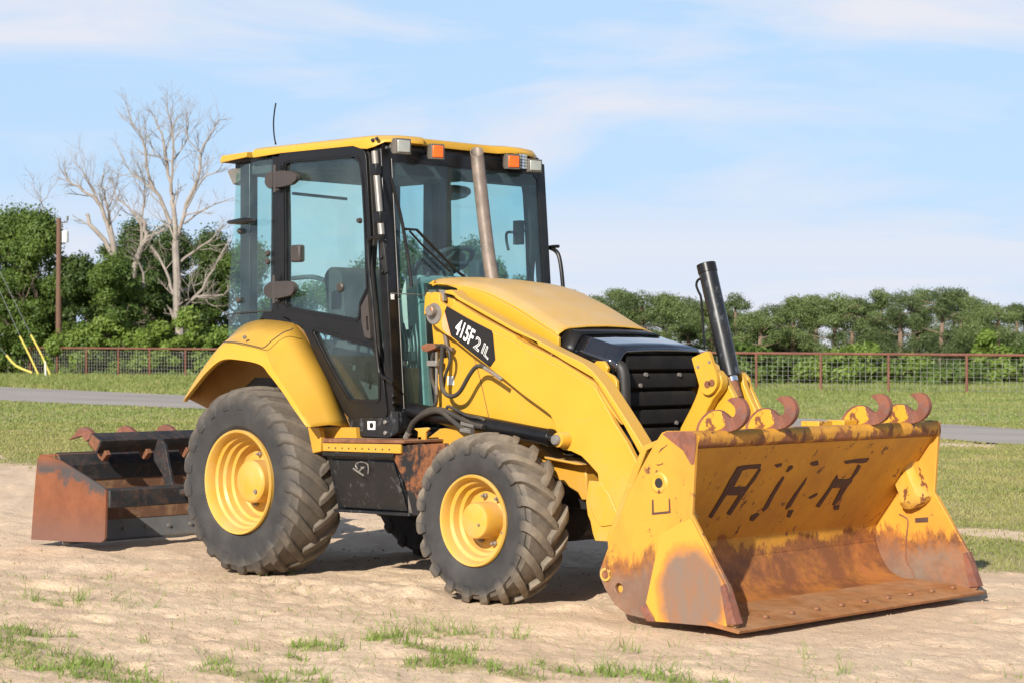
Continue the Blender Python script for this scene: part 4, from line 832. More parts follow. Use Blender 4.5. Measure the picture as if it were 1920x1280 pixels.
# worn-through lettering on the inside of the back plate
a, b = Vector((3.790, .925)), Vector((3.395, .398)); nb = Vector((b-a)).normalized(); nv = Vector((-nb.y, nb.x))*-1
def on_back(pxs): return pxs
def back_poly(pts3, name='rust_letter'):
    """pts3: corners already lying on the back sheet"""
    P = [Vector((3.795+(q[1]-.925)*.7495, q[0], q[1])) for q in offset([(p[1], p[2]) for p in pts3], .0045)]; n = Vector((.8, 0, -.6)); m = len(P)
    mb = MB().add([p+n*.0012 for p in P]+[p-n*.004 for p in P], []); tri = geometry.tessellate_polygon([[Vector((p.y, p.z, 0)) for p in P]])
    mb.f = [tuple(t) for t in tri]+[(i, (i+1) % m, (i+1) % m+m, i+m) for i in range(m)]
    return make(name, mb, 'rust_flat', BK, smooth=0)
for poly in ([(3.7088,-0.6492,0.81), (3.7115,-0.6056,0.8136), (3.7128,-0.5556,0.8153), (3.7131,-0.4603,0.8158), (3.7026,-0.4507,0.8017), (3.7043,-0.5444,0.804), (3.6991,-0.598,0.7971), (3.6231,-0.5807,0.6956), (3.6207,-0.4606,0.6925), (3.6595,-0.4505,0.7442), (3.6955,-0.4456,0.7922), (3.6926,-0.433,0.7884), (3.6506,-0.4299,0.7323), (3.6262,-0.4416,0.6998), (3.5891,-0.4453,0.6502), (3.5093,-0.4552,0.5439), (3.5157,-0.4852,0.5524), (3.5936,-0.4775,0.6563), (3.5986,-0.6049,0.6629), (3.5046,-0.6088,0.5375), (3.5098,-0.6325,0.5445), (3.6026,-0.6357,0.6684), (3.6581,-0.6475,0.7424)],
             [(3.6989,-0.1596,0.7968), (3.6962,-0.1786,0.7932), (3.6793,-0.1737,0.7707), (3.6811,-0.1624,0.773), (3.6931,-0.1471,0.7891)], [(3.6523,-0.1777,0.7346), (3.621,-0.1851,0.6929), (3.5788,-0.1824,0.6365), (3.5168,-0.1717,0.5538), (3.512,-0.1608,0.5474), (3.5262,-0.1435,0.5664), (3.5735,-0.1572,0.6295), (3.6497,-0.1651,0.7312)],
             [(3.64,0.0558,0.7183), (3.587,0.0454,0.6475), (3.5829,0.0418,0.642), (3.525,0.0375,0.5647), (3.5114,0.0514,0.5467), (3.5214,0.0704,0.56), (3.5778,0.0628,0.6352), (3.6205,0.0643,0.6922)], [(3.7072,0.0086,0.8079), (3.7121,0.0578,0.8144), (3.7009,0.0783,0.7994), (3.6974,0.0551,0.7947), (3.7018,0.0208,0.8006)], [(3.7089,-0.322,0.8101), (3.7115,-0.2718,0.8136), (3.7052,-0.2677,0.8051), (3.7019,-0.2946,0.8007)],
             [(3.7041,0.3269,0.8038), (3.7076,0.4293,0.8084), (3.7082,0.5573,0.8092), (3.6995,0.5552,0.7976), (3.6955,0.5164,0.7922), (3.6997,0.431,0.7979), (3.6968,0.357,0.7939)],
             [(3.6409,0.3454,0.7194), (3.6223,0.3819,0.6946), (3.6189,0.4801,0.69), (3.6286,0.5153,0.703), (3.6105,0.532,0.6788), (3.591,0.5206,0.6529), (3.5243,0.528,0.5639), (3.5069,0.5184,0.5407), (3.5123,0.4959,0.5479), (3.5906,0.4718,0.6523), (3.5921,0.3717,0.6543), (3.5067,0.367,0.5403), (3.5125,0.3347,0.548), (3.5929,0.3512,0.6553), (3.6149,0.3439,0.6847)],
             [(3.6817,0.497,0.7738), (3.6765,0.5245,0.7669), (3.6522,0.5304,0.7345), (3.6306,0.5224,0.7056), (3.6288,0.5101,0.7033), (3.6575,0.5028,0.7416)], [(3.5527,0.2062,0.6017), (3.5603,0.2337,0.6119), (3.5658,0.2594,0.6193), (3.5614,0.2608,0.6134), (3.5505,0.2283,0.5988)],
             [(3.5012,-0.2051,0.533), (3.496,-0.1847,0.5261), (3.4734,-0.2043,0.4959), (3.4768,-0.2313,0.5004), (3.4922,-0.2427,0.521)], [(3.4988,0.092,0.5298), (3.4982,0.1257,0.529), (3.4731,0.132,0.4955), (3.4763,0.1088,0.4998)], [(3.4977,0.5268,0.5283), (3.5028,0.5641,0.5351), (3.4887,0.5794,0.5164), (3.4879,0.5457,0.5153)]):
    back_poly(poly)
# gusset at each inner end of the bucket
gs = [(3.61,0.772), (3.633,0.791), (3.685,0.79), (3.691,0.746), (3.729,0.666), (3.776,0.575), (3.762,0.545), (3.715,0.514), (3.66,0.49), (3.619,0.491), (3.594,0.513), (3.585,0.566), (3.55,0.635), (3.557,0.661), (3.613,0.708)]
for s in (1, -1):
    gi = offset(gs, -.035); n_ = len(gs); g = MB().add([(p[0], 1.112, p[1]) for p in gs]+[(p[0], 1.055, p[1]) for p in offset(gs, -.006)]+[(p[0]-.01, 1.02, p[1]+.012) for p in gi], [(i, (i+1) % n_, (i+1) % n_+n_, i+n_) for i in range(n_)]+[(i+n_, (i+1) % n_+n_, (i+1) % n_+2*n_, i+2*n_) for i in range(n_)]+[tuple(range(2*n_, 3*n_))])
    if s < 0: g.mirror()
    make('corner_gusset', g, 'yel_chip', BK, bevel=.012, seg=3, smooth=60)
make('side_slot', MB().prism([(3.661,0.441), (3.75,0.452), (3.75,0.423), (3.664,0.415)], 1.109, 1.1125), 'rust_flat', BK)
make('weld_line', MB().tube(smoothpath([(3.553,1.108,0.459), (3.601,1.108,0.441), (3.615,1.108,0.413), (3.604,1.108,0.33), (3.601,1.108,0.2), (3.635,1.108,0.144), (3.662,1.108,0.089)], 3), .004, 6), 'rust', BK)
# hooks on the lip
HK = [(3.597,0.994), (3.6,1.019), (3.612,1.048), (3.636,1.077), (3.672,1.105), (3.698,1.115), (3.729,1.118), (3.76,1.112), (3.791,1.095), (3.817,1.077), (3.829,1.076), (3.847,1.088), (3.855,1.102), (3.855,1.121), (3.847,1.137), (3.827,1.153), (3.802,1.166), (3.817,1.177), (3.842,1.183), (3.872,1.183), (3.903,1.168), (3.92,1.144), (3.93,1.118), (3.93,1.1), (3.918,1.067), (3.893,1.039), (3.862,1.02), (3.827,1.008), (3.796,1.005)]
for y in (-.845, -.425, .455, .855):
    o = empty('coupler_hook', (0, y, 0), BK)
    dy = 0.
    hm_ = MB().prism(HK, -.016, .016)
    make('hook_plate', hm_, 'hookm', o, bevel=.006) if False else None
    BKH = make('coupler_hook', hm_, 'hookm', BK, bevel=.007, loc=(0, y, 0)); bpy.data.objects.remove(o)
    hub_ = [(3.614,0.995), (3.618,1.02), (3.63,1.047), (3.652,1.074), (3.686,1.099), (3.717,1.11), (3.753,1.113), (3.768,1.107), (3.768,1.091), (3.791,1.061), (3.789,1.037), (3.768,1.02), (3.696,0.997)]
    make('hook_paint', MB().prism(hub_, -.018, .018), 'yel_chip', BKH, bevel=.002)
for y0 in (.06, .30): make('lip_block', MB().box((3.60, y0, 1.0), (3.72, y0+.13, 1.035)), 'yel_chip', BK, bevel=.005)
# linkage: levers, clevis plates and the tilt cylinder
LK = empty('tilt_linkage', (0,0,0), T)
la = rc([(3.042,1.381), (3.155,1.421), (3.167,1.406), (3.194,1.344), (3.222,1.283), (3.226,1.252), (3.219,1.221), (3.2,1.197), (3.178,1.181), (3.155,1.175), (3.127,1.182), (3.105,1.206), (3.09,1.251), (3.065,1.317)], .012)
make('lever_tab', MB().prism(la, -.205, -.178), 'yel', LK, bevel=.004)
for p in [(3.155,-0.206,1.234), (3.187,-0.206,1.243)]: make('lever_pin', MB().lathe([(-.2075, 0), (-.2075, .021), (-.20, .022)], 14, center=(p[0], 0, p[2])), 'rust', LK)
for p in [(3.09,-0.206,1.33), (3.171,-0.206,1.358)]: make('lever_bolt', MB().lathe([(-.2085, 0), (-.2085, .009), (-.20, .010)], 10, center=(p[0], 0, p[2])), 'steel', LK)
lb = [(3.103,1.326), (3.182,1.314), (3.204,1.307), (3.225,1.282), (3.235,1.252), (3.227,1.212), (3.204,1.185), (3.171,1.154), (3.154,1.127), (3.131,1.095), (3.114,1.064), (3.046,0.916), (2.915,0.912), (2.938,0.989), (3.007,1.093), (3.041,1.152), (3.058,1.188), (3.069,1.223), (3.069,1.272)]
make('lever', MB().prism(lb, -.175, -.115), 'yel', LK, bevel=.006)
ck = [(3.127,1.315), (3.158,1.31), (3.189,1.282), (3.267,1.167), (3.344,1.063), (3.387,0.924), (3.166,0.917), (3.116,1.072), (3.099,1.102), (3.116,1.134), (3.166,1.188)]
make('clevis_plate', MB().prism(ck, -.105, -.065), 'yel', LK, bevel=.006)
cf = [(3.094,1.309), (3.107,1.316), (3.135,1.315), (3.166,1.298), (3.189,1.269), (3.197,1.231), (3.233,1.16), (3.272,1.098), (3.3,1.027), (3.316,0.916), (3.188,0.912), (3.154,1.068), (3.132,1.167), (3.127,1.239), (3.107,1.275)]
make('clevis_plate', MB().prism(cf, .075, .115), 'yel', LK, bevel=.006)
make('clevis_plate', MB().prism([(3.063,1.308), (3.101,1.315), (3.158,1.268), (3.166,1.23), (3.242,1.096), (3.286,0.913), (3.158,0.91), (3.101,1.166)], .16, .19), 'yel', LK, bevel=.006)
rp = [Vector(p) for p in [(3.141,0.0,1.303), (3.17,0.0,1.223), (3.197,0.0,1.152)]]
make('rod_clevis', MB().tube(rp, .042, 12), 'rust', LK)
TC = empty('tilt_cylinder', (0,0,0), T)
q0, q1 = [Vector(p) for p in [(2.993,0.0,1.882), (3.164,0.0,1.277)]]; d = (q1-q0).normalized()
make('barrel', MB().tube([q0-d*.02, q0+d*.0, q1], .0525, 28), 'blackw', TC, bevel=.003)
make('barrel_cap', MB().tube([q0-d*.035, q0+d*.02], .056, 28), 'black', TC, bevel=.003)
make('feed_pipe', MB().tube(smoothpath([(2.969,-0.04,1.829), (2.952,-0.04,1.816), (2.946,-0.04,1.789), (2.963,-0.04,1.753), (2.98,-0.04,1.716), (2.992,-0.04,1.581), (3.003,-0.04,1.455)], 4), .007, 8), 'black', TC)
make('rod_end', MB().tube([q1, q1+d*.03], .035, 16), 'chrome', TC)

# ================================================================== box blade behind the tractor
BB = tag(empty('box_blade', (-2.0, 0, 0)), 'rusty box blade with black ripper bar resting on the sand behind the rear wheel', 'box blade')
def mkb(n, mb, m, **k):
    mb.v = [(x+2.0, y, z) for x, y, z in mb.v]; return make(n, mb, m, BB, **k)
ep = rc([(-2.374,0.669), (-2.262,0.671), (-2.099,0.645), (-1.571,0.478), (-1.546,0.447), (-1.559,0.123), (-1.598,0.098), (-2.025,0.076), (-2.478,0.061), (-2.441,0.371), (-2.397,0.651)], .012)
mkb('end_plate', MB().prism(ep, -.942, -.925), 'blade_side', bevel=.003)
mkb('end_plate', MB().prism(ep, .925, .942), 'blade_side', bevel=.003)
mp = [(-2.20, .672), (-2.16, .66), (-2.12, .60), (-2.125, .45), (-2.13, .28), (-2.12, .20)]
mkb('moldboard', MB().prism(ribbon(mp, .014), -.924, .924), 'blade_mold', bevel=.002)
mkb('moldboard_band', MB().prism([(-2.20, .70), (-2.15, .684), (-2.094, .610), (-2.100, .50), (-2.122, .50), (-2.13, .60), (-2.2, .66)], -.922, .922), 'blade_black', bevel=.002)
mkb('cutting_edge', MB().prism([(-2.112, .205), (-2.095, .06), (-2.108, .045), (-2.13, .20)], -.922, .922), 'blade_edge', bevel=.002)
mkb('top_channel', MB().prism([(-2.40, .68), (-2.16, .69), (-2.16, .67), (-2.40, .66)], -.924, .924), 'blade_side', bevel=.003)
for i in range(8):
    y = -.8+i*.2; mkb('edge_bolt', MB().tube([(-2.105, y, .13), (-2.088, y, .13)], .013, 8), 'steel')
b = [(-1.509,-0.93,0.413)][0]
mkb('front_bar', MB().box((-1.66, -.924, .335), (-1.53, .924, .465)), 'blade_black', bevel=.012)
tc_ = [(-1.93,-0.8,0.833), (-1.844,-0.8,0.707), (-1.973,-0.8,0.749)]
rb = [(-2.067,0.764), (-2.017,0.841), (-1.891,0.787), (-1.956,0.694)]
mkb('ripper_bar', MB().prism(rc(rb, .008, 2), -.74, .86), 'blade_black', bevel=.003)
cb = sum((Vector(p) for p in rb), Vector((0, 0)))/4
mkb('bar_end', MB().prism([tuple(cb+(Vector(p)-cb)*.82) for p in rb], -.7425, -.738), 'rust')
shp = [(-1.981,0.759), (-1.916,0.685), (-1.968,0.635), (-2.021,0.666), (-2.039,0.704)]; tip_ = [(-2.395,0.778), (-2.328,0.814), (-2.28,0.858), (-2.218,0.876), (-2.147,0.863), (-2.101,0.835), (-2.123,0.795), (-2.18,0.77), (-2.225,0.812), (-2.273,0.803)]
for k in range(5):
    y = -.66+k*.36
    mkb('ripper_shank', MB().prism(shp, y-.022, y+.022), 'rust', bevel=.004); mkb('ripper_tip', MB().prism(tip_, y-.02, y+.02), 'hookm', bevel=.004)
up_ = [(-1.812,0.793), (-1.78,0.794), (-1.728,0.749), (-1.702,0.656), (-1.65,0.502), (-1.621,0.441), (-1.637,0.386), (-1.675,0.361), (-1.695,0.376), (-1.734,0.483), (-1.766,0.544), (-1.864,0.635), (-1.865,0.69)]
mkb('hitch_plate', MB().prism(up_, -.31, -.285), 'blade_black', bevel=.004)
mkb('hitch_plate', MB().prism(up_, .285, .31), 'blade_black', bevel=.004)
mkb('lift_arm', MB().tube([(-1.5, -.33, .42), (-.6, -.30, .55)], .025, 8), 'blade_black'); mkb('lift_arm', MB().tube([(-1.6, .40, .42), (-.6, .33, .55)], .03, 8), 'blade_black')
mkb('top_link', MB().tube([(-1.62, 0, .82), (-.6, 0, .85)], .025, 8), 'blade_black')
mkb('hitch_pin', MB().tube([(-1.58, -.46, .42), (-1.58, -.36, .42)], .02, 8), 'steel')

# ================================================================== ground
CX, CY, CZ = CAM
fx, fy, rx, ry = FWD.x, FWD.y, RGT.x, RGT.y
_perm = rng.permutation(4096)
_val = rng.random(4096)
def vnoise(x, y):
    xi = np.floor(x).astype(int); yi = np.floor(y).astype(int); u = x-xi; v = y-yi; u = u*u*(3-2*u); v = v*v*(3-2*v)
    h = lambda a, b: _val[(_perm[(a & 4095)]+b*57) & 4095]
    return (h(xi, yi)*(1-u)+h(xi+1, yi)*u)*(1-v)+(h(xi, yi+1)*(1-u)+h(xi+1, yi+1)*u)*v
def fbm(x, y, o=4, g=.5):
    s = 0; a = 1; t = 0
    for k in range(o): s = s+a*vnoise(x*2**k+17.3*k, y*2**k+9.1*k); t += a; a *= g
    return s/t
def sst(x, a, b): t = np.clip((x-a)/(b-a), 0, 1); return t*t*(3-2*t)
def elev(x, y):
    dx, dy = x-CX, y-CY; lat = dx*rx+dy*ry; dep = dx*fx+dy*fy
    return .20*sst(dep, 52, 105)*sst(-lat, -8, 14)+.06*sst(dep, 60, 90)
BUMPS = [(.30, -1.10, .45, .16, .035), (1.05, -1.0, .35, .14, .04), (1.65, -.95, .22, .12, .045), (2.85, -.95, .30, .14, .05), (3.1, -1.3, .5, .2, .02), (-1.2, -1.2, .5, .2, .03),
         (3.9, 1.3, .6, .2, .0), (-.3, -2.2, .5, .12, .02), (1.0, -2.0, .7, .15, .015), (3.2, -2.0, .8, .2, .015), (4.35, -.2, .4, .2, .012), (5.0, .4, .6, .2, .02), (-2.0, -2.4, .9, .2, .02), (-1.55, -.6, .4, .2, .03)]
def sand(x, y):
    n1 = fbm(x*.9, y*1.3, 3)-.5; n2 = fbm(x*3.5+40, y*5+3, 4, .6)-.5; n3 = np.abs(fbm(x*11+7, y*16+5, 3, .65)-.5)
    n4 = fbm(x*1.8+11, y*2.6+4, 3, .6); h = n1*.055+n2*.046-n3*.022+.010*sst(n4, .50, .64)-.018*sst(.42-n4, 0, .1)
    for bx, by, sx_, sy_, a in BUMPS: h = h+a*np.exp(-((x-bx)/sx_)**2-((y-by)/sy_)**2)
    # tread prints left along the near side
    tr = np.exp(-((y+1.22)/.13)**2)*sst(x, -.2, .3)*(1-sst(x, 1.9, 2.2)); h = h-.022*tr*(np.sin((x+.35*(y+1.22))*2*PI/.15) > .35)
    tr2 = np.exp(-((y+.85)/.16)**2)*sst(x, -2.0, -.7)*0
    # packed where wheels and bucket stand
    for wx, wy, ax_, ay_ in ((0, -.82, .35, .32), (0, .82, .35, .32), (2.1, -.86, .30, .24), (2.1, .86, .3, .24), (3.7, 0, .6, 1.35)):
        m = np.exp(-(((x-wx)/ax_)**2+((y-wy)/ay_)**2)**2*.6); h = h*(1-m)-.006*m
    m = np.exp(-(((x+1.95)/.8)**4+((y)/1.3)**4)); h = h*(1-m*.6)+.035*m
    return h+.0
def sanded(x, y): return (1-sst(np.hypot(x-1, y+2)+6*(fbm(x*.12, y*.12, 3)-.5), 21, 25))*sand_edge(x, y)
def sand_edge(x, y): return 1-sst(y-(3.0+(3.0-x)*.19)+1.6*(fbm(x*.35+5, y*.35, 3)-.5)*2+1.3*(fbm(x*1.7+5, y*2.1, 4, .6)-.5), -.7, .7)
BLOBS = [(.41,-2.67,.22,.09,.7),(.72,-2.44,.16,.07,.55),(2.28,-3.89,.55,.30,1.),(2.92,-3.9,.40,.26,1.),(1.35,-3.55,.45,.16,.85),(1.75,-3.75,.5,.18,.9),(2.0,-4.3,.6,.3,.9),(1.62,-3.35,.12,.05,.7),(2.0,-3.2,.08,.05,.7),
         (2.75,-2.73,.20,.10,.8),(2.95,-3.0,.2,.1,.7),(2.88,-2.36,.16,.10,.9),(2.95,-2.03,.13,.07,.8),(3.31,-1.94,.14,.06,.75),(3.71,-2.73,.38,.16,.9),(3.35,-2.5,.3,.1,.7),(4.0,-2.75,.3,.12,1.),(4.29,-2.49,.34,.13,1.),(4.56,-2.33,.30,.10,1.),(4.85,-2.2,.25,.07,.8),(3.9,-1.82,.10,.05,.6),(3.34,-3.5,.45,.2,.8),(3.0,-3.4,.3,.2,.6)]
def near_grass(x, y):
    n = fbm(x*5, y*7+11, 4, .6); m = 0*x
    for bx, by, a, b, s in BLOBS: m = np.maximum(m, s*np.exp(-((x-bx)/a)**2-((y-by)/b)**2))
    return np.clip((m+(n-.5)*1.7-.36)*2.6, 0, 1)
def grassy(x, y): return np.maximum((1-sanded(x, y))*np.clip(1.25-1.1*sst(fbm(x*.45+30, y*.6+3, 4), .56, .70)*sst(60-(y*1.), 0, 30), .12, 1), near_grass(x, y)*.55)
# the road, as a strip
ROAD_N = np.array([(-90, 31.5), (-60, 26.4), (-45.5, 23.75), (-31.7, 22.5), (-18, 21.8), (-9, 20.3), (-5.6, 18.63), (-3.4, 16.9), (2, 13.2), (10, 8), (40, -11)])
ROAD_F = np.array([(-90, 38), (-61.4, 33.6), (-57.6, 33.17), (-45, 31.5), (-24, 28.2), (-11.5, 25.9), (-9.07, 24.7), (-7.15, 23.6), (-1, 19.4), (8, 13.6), (42, -8.5)])
def road_mask(x, y):
    o = np.argsort(ROAD_N[:, 0]); yn = np.interp(x, ROAD_N[o, 0], ROAD_N[o, 1]); yf = np.interp(x, ROAD_F[:, 0], ROAD_F[:, 1]); return (y > yn) & (y < yf)
def height(x, y):
    s = sanded(x, y); return elev(x, y)+sand(x, y)*np.clip(s+.35*(1-s), 0, 1)+(1-s)*.02*(fbm(x*.5, y*.5, 3)-.5)-.03*road_mask(x, y)
r_ = [2.0]
while r_[-1] < 7.5: r_.append(r_[-1]*1.12)
while r_[-1] < 19: r_.append(r_[-1]+.024+.0016*max(0, r_[-1]-8))
while r_[-1] < 1600: r_.append(r_[-1]*1.02 if r_[-1] < 130 else r_[-1]*1.15)
r_ = np.array(r_)
a_fine = np.arange(-19, 19, .105); a_side = np.concatenate([np.arange(-180, -40, 10), np.arange(-40, -19, 1.0)]); ang = np.radians(np.concatenate([a_side, a_fine, -a_side[::-1]]))
RR, AA = np.meshgrid(r_, ang, indexing='ij')
X = CX+RR*(np.cos(AA)*fx+np.sin(AA)*rx); Y = CY+RR*(np.cos(AA)*fy+np.sin(AA)*ry)
Z = height(X, Y); nr, na = X.shape
vs = np.stack([X, Y, Z], -1).reshape(-1, 3)
i, j = np.meshgrid(np.arange(nr-1), np.arange(na-1), indexing='ij'); q = (i*na+j).ravel(); fq = np.stack([q, q+na, q+na+1, q+1], -1)
def np_mesh(name, vs, faces, mat, k=4):
    me = bpy.data.meshes.new(name); n = len(faces); me.vertices.add(len(vs)); me.vertices.foreach_set('co', np.ascontiguousarray(vs, dtype=np.float32).ravel())
    me.loops.add(n*k); me.loops.foreach_set('vertex_index', np.ascontiguousarray(faces, dtype=np.int32).ravel())
    me.polygons.add(n); me.polygons.foreach_set('loop_start', np.arange(0, n*k, k, dtype=np.int32)); me.update(calc_edges=True)
    me.materials.append(mat); return me
t = NT('sandy_ground'); att = t.n('Attribute', attribute_name='grass').outputs['Fac']
co = t.co()
s1 = t.mix(t.rng(t.noise(1.1, 6, .6, co), .35, .65), (.67, .485, .33), (.77, .585, .41))
s1 = t.mix(t.rng(t.noise(7, 8, .7, co, sc=(1, 1.6, 1)), .50, .75, 0, .40), s1, (.46, .31, .20))
s1 = t.mix(t.ramp(t.noise(30, 6, .75, co), (.64, 0), (.69, .5)), s1, (.36, .23, .14))
s1 = t.mix(t.ramp(t.noise(55, 4, .7, co), (.68, 0), (.72, .5)), s1, (.66, .55, .43))
g1 = t.mix(t.rng(t.noise(.35, 7, .7, co), .38, .62), (.23, .245, .08), (.35, .30, .13))
g1 = t.mix(t.rng(t.noise(3, 8, .75, co), .5, .75, 0, .7), g1, (.38, .28, .16))
yy_ = t.n('SeparateXYZ', {'Vector': co}).outputs['Y']; g1 = t.mix(t.math('MULTIPLY', t.rng(yy_, 22, 30), t.rng(t.noise(.16, 7, .7, co), .40, .60, .85, .1)), g1, (.19, .24, .075))
gm = t.math('ADD', att, t.math('MULTIPLY', t.math('SUBTRACT', t.noise(6, 7, .75, co), .5), 1.1))
t.set(Base_Color=t.mix(t.ramp(gm, (.30, 0), (.62, 1)), s1, t.mix(.25, g1, s1)), Roughness=.95, Specular_IOR_Level=.15)
t.bump(t.math('ADD', t.noise(24, 8, .72, co, sc=(1, 1.5, 1)), t.math('MULTIPLY', t.noise(90, 5, .7, co), .35)), .7, .03)
me = np_mesh('ground', vs, fq, t.m); me.polygons.foreach_set('use_smooth', [True]*len(me.polygons))
at_ = me.attributes.new('grass', 'FLOAT', 'POINT'); at_.data.foreach_set('value', grassy(vs[:, 0], vs[:, 1]).astype(np.float32))
go = bpy.data.objects.new('ground', me); COL.objects.link(go); tag(go, kind='structure')
# road sheet
t = NT('road_surface'); co = t.co()
c = t.mix(t.rng(t.noise(.6, 6, .6, co, sc=(.3, 1, 1)), .35, .65), (.28, .245, .215), (.35, .31, .275)); c = t.mix(t.rng(t.noise(25, 5, .7, co), .5, .8, 0, .4), c, (.45, .42, .39))
t.set(Base_Color=c, Roughness=.9); t.bump(t.noise(60, 4, .7, co), .3, .01)
xs = np.arange(-88, 38, .7); nrow_ = 9; o = np.argsort(ROAD_N[:, 0])
yn = np.interp(xs, ROAD_N[o, 0], ROAD_N[o, 1]); yf = np.interp(xs, ROAD_F[:, 0], ROAD_F[:, 1])
rv = []
for k in range(nrow_):
    tt = k/(nrow_-1); wob = ((fbm(xs*1.1+k*9, xs*0+k, 3)-.5)*.35) if k in (0, nrow_-1) else 0
    yy = yn+(yf-yn)*tt+wob; rv.append(np.stack([xs, yy, elev(xs, yy)+.012+.03*math.sin(PI*tt)], -1))
rv = np.array(rv); nx = len(xs); i, j = np.meshgrid(np.arange(nrow_-1), np.arange(nx-1), indexing='ij'); q = (i*nx+j).ravel()
me = np_mesh('road', rv.reshape(-1, 3), np.stack([q, q+1, q+nx+1, q+nx], -1), t.m); me.polygons.foreach_set('use_smooth', [True]*len(me.polygons))
ro = bpy.data.objects.new('road', me); COL.objects.link(ro); tag(ro, kind='structure')

# ------------------------------------------------------------------ grass
def leafmat(name, a, b, c, tr=.35, sc=2.):
    t = NT(name); r = t.n('ObjectInfo').outputs['Random']; co = t.co()
    col = t.mix(t.rng(t.noise(sc, 5, .6, co), .35, .65), a, b); col = t.mix(t.rng(t.noise(sc*7, 3, .6, co), .55, .75, 0, .8), col, c)
    t.set(Base_Color=col, Roughness=.55, Specular_IOR_Level=.3)
    tl = t.n('BsdfTranslucent', {'Color': t.mix(.5, col, (.35, .45, .05))}); mxs = t.n('MixShader', {'Fac': tr})
    t.t.links.new(t.p.outputs[0], mxs.inputs[1]); t.t.links.new(tl.outputs[0], mxs.inputs[2]); t.t.links.new(mxs.outputs[0], t.o.inputs[0]); return t.m
def blades(name, x, y, h, w, mat, lean=.6):
    n = len(x); z = height(x, y); a = rng.random(n)*2*PI; b = rng.random(n)*2*PI; L_ = lean*h*(.2+rng.random(n))
    p = np.stack([x, y, z-.004], -1); sx_ = np.stack([np.cos(a)*w/2, np.sin(a)*w/2, 0*a], -1); dx = np.stack([np.cos(b)*L_, np.sin(b)*L_, 0*b], -1); up = np.stack([0*h, 0*h, h], -1)
    v = np.stack([p-sx_, p+sx_, p+dx*.35+up*.6+sx_*.7, p+dx*.35+up*.6-sx_*.7, p+dx+up], 1).reshape(-1, 3); k = np.arange(n)*5
    q = np.stack([k, k+1, k+2, k+3], -1); me = bpy.data.meshes.new(name)
    tri = np.stack([k+3, k+2, k+4], -1)
    me.vertices.add(len(v)); me.vertices.foreach_set('co', v.astype(np.float32).ravel())
    me.loops.add(n*7); me.loops.foreach_set('vertex_index', np.concatenate([q, tri], 1).astype(np.int32).ravel())
    me.polygons.add(n*2); me.polygons.foreach_set('loop_start', np.stack([np.arange(n)*7, np.arange(n)*7+4], -1).astype(np.int32).ravel()); me.update(calc_edges=True)
    me.materials.append(mat); o = bpy.data.objects.new(name, me); COL.objects.link(o); return o
def scatter(n, r0, r1, half, dens, pw=1.):
    rr = (r0**pw+(r1**pw-r0**pw)*rng.random(n))**(1/pw); aa = np.radians((rng.random(n)*2-1)*half)
    x = CX+rr*(np.cos(aa)*fx+np.sin(aa)*rx); y = CY+rr*(np.cos(aa)*fy+np.sin(aa)*ry); k = (rng.random(n) < dens(x, y)) & ~road_mask(x, y); return x[k], y[k], rr[k]
gmat = leafmat('fresh_grass', (.17, .26, .05), (.24, .34, .075), (.40, .38, .15))
fmat = leafmat('field_grass', (.22, .26, .07), (.37, .33, .13), (.55, .42, .25), sc=.9)
x, y, rr = scatter(330000, 7.6, 13.5, 16, lambda x, y: near_grass(x, y)**1.6*.34*sst(fbm(x*14, y*14, 2), .32, .6))
h = .014+.055*rng.random(len(x))**2.4; tag(blades('grass', x, y, h, .004+.003*rng.random(len(x)), gmat, 1.0), 'short bright green grass growing in sparse patches on the sand in front', 'grass', kind='stuff')
# taller single tufts
tx, ty = [], []
for cx_, cy_, n_ in ((.41,-2.67,70),(.60,-2.62,90),(.72,-2.44,45),(.95,-2.43,25),(2.88,-2.36,120),(2.95,-2.33,80),(2.93,-2.03,110),(3.05,-2.0,60),(3.31,-1.94,70),(3.0,-2.5,60),(3.9,-1.82,40),(2.75,-2.78,50),(3.72,-2.7,90),(4.3,-2.42,100),(4.6,-2.25,60),(5.0,-1.75,25),(2.3,-3.75,80),(1.6,-3.5,60),(4.75,-1.4,18),(3.5,-2.35,40)):
    n_ = int(n_*.55)
    for q_ in range(3):
        ox, oy = rng.normal(0, .085, 2); m_ = n_//3+1; tx += list(cx_+ox+rng.normal(0, .028, m_)); ty += list(cy_+oy*.7+rng.normal(0, .02, m_))
tx, ty = np.array(tx), np.array(ty); tag(blades('tall_grass', tx, ty, .03+.11*rng.random(len(tx))**1.6, .0038+0*tx, gmat, 1.5), 'taller tufts of thin green grass standing on the sand in front', 'grass tufts', kind='stuff')
x, y, rr = scatter(420000, 12.5, 42, 16.5, lambda x, y: (1-sanded(x, y))*grassy(x, y)*.9, 1.0)
tag(blades('field_grass', x, y, (.012+.038*rng.random(len(x))**1.6)*(.7+.012*rr), .005+.00036*rr, fmat, 1.0), 'green meadow grass between the sand and the road', 'field grass', kind='stuff')
vmat = leafmat('verge_grass_blades', (.17, .23, .06), (.28, .30, .10), (.52, .42, .23), sc=.35)
x, y, rr = scatter(300000, 38, 108, 17, lambda x, y: (1-sanded(x, y))*.8, 1.0)
tag(blades('verge_grass', x, y, (.04+.14*rng.random(len(x)))*(.4+1.1*sst(rr, 55, 85)), .016+.0003*rr, vmat, .8), 'green and straw coloured grass on the verge along the fence', 'verge grass', kind='stuff')
x, y, rr = scatter(16000, 8, 13, 16, lambda x, y: .30*sst(-1.0-y+.12*(x-3)*-1+.9*fbm(x*2.2, y*2.2, 3), .1, 1.2))
tag(blades('sprigs', x, y, .012+.05*rng.random(len(x))**2.5, .0035+0*x, gmat, 1.6), 'thin single sprigs of grass coming up through the sand in front', 'sprigs', kind='stuff')
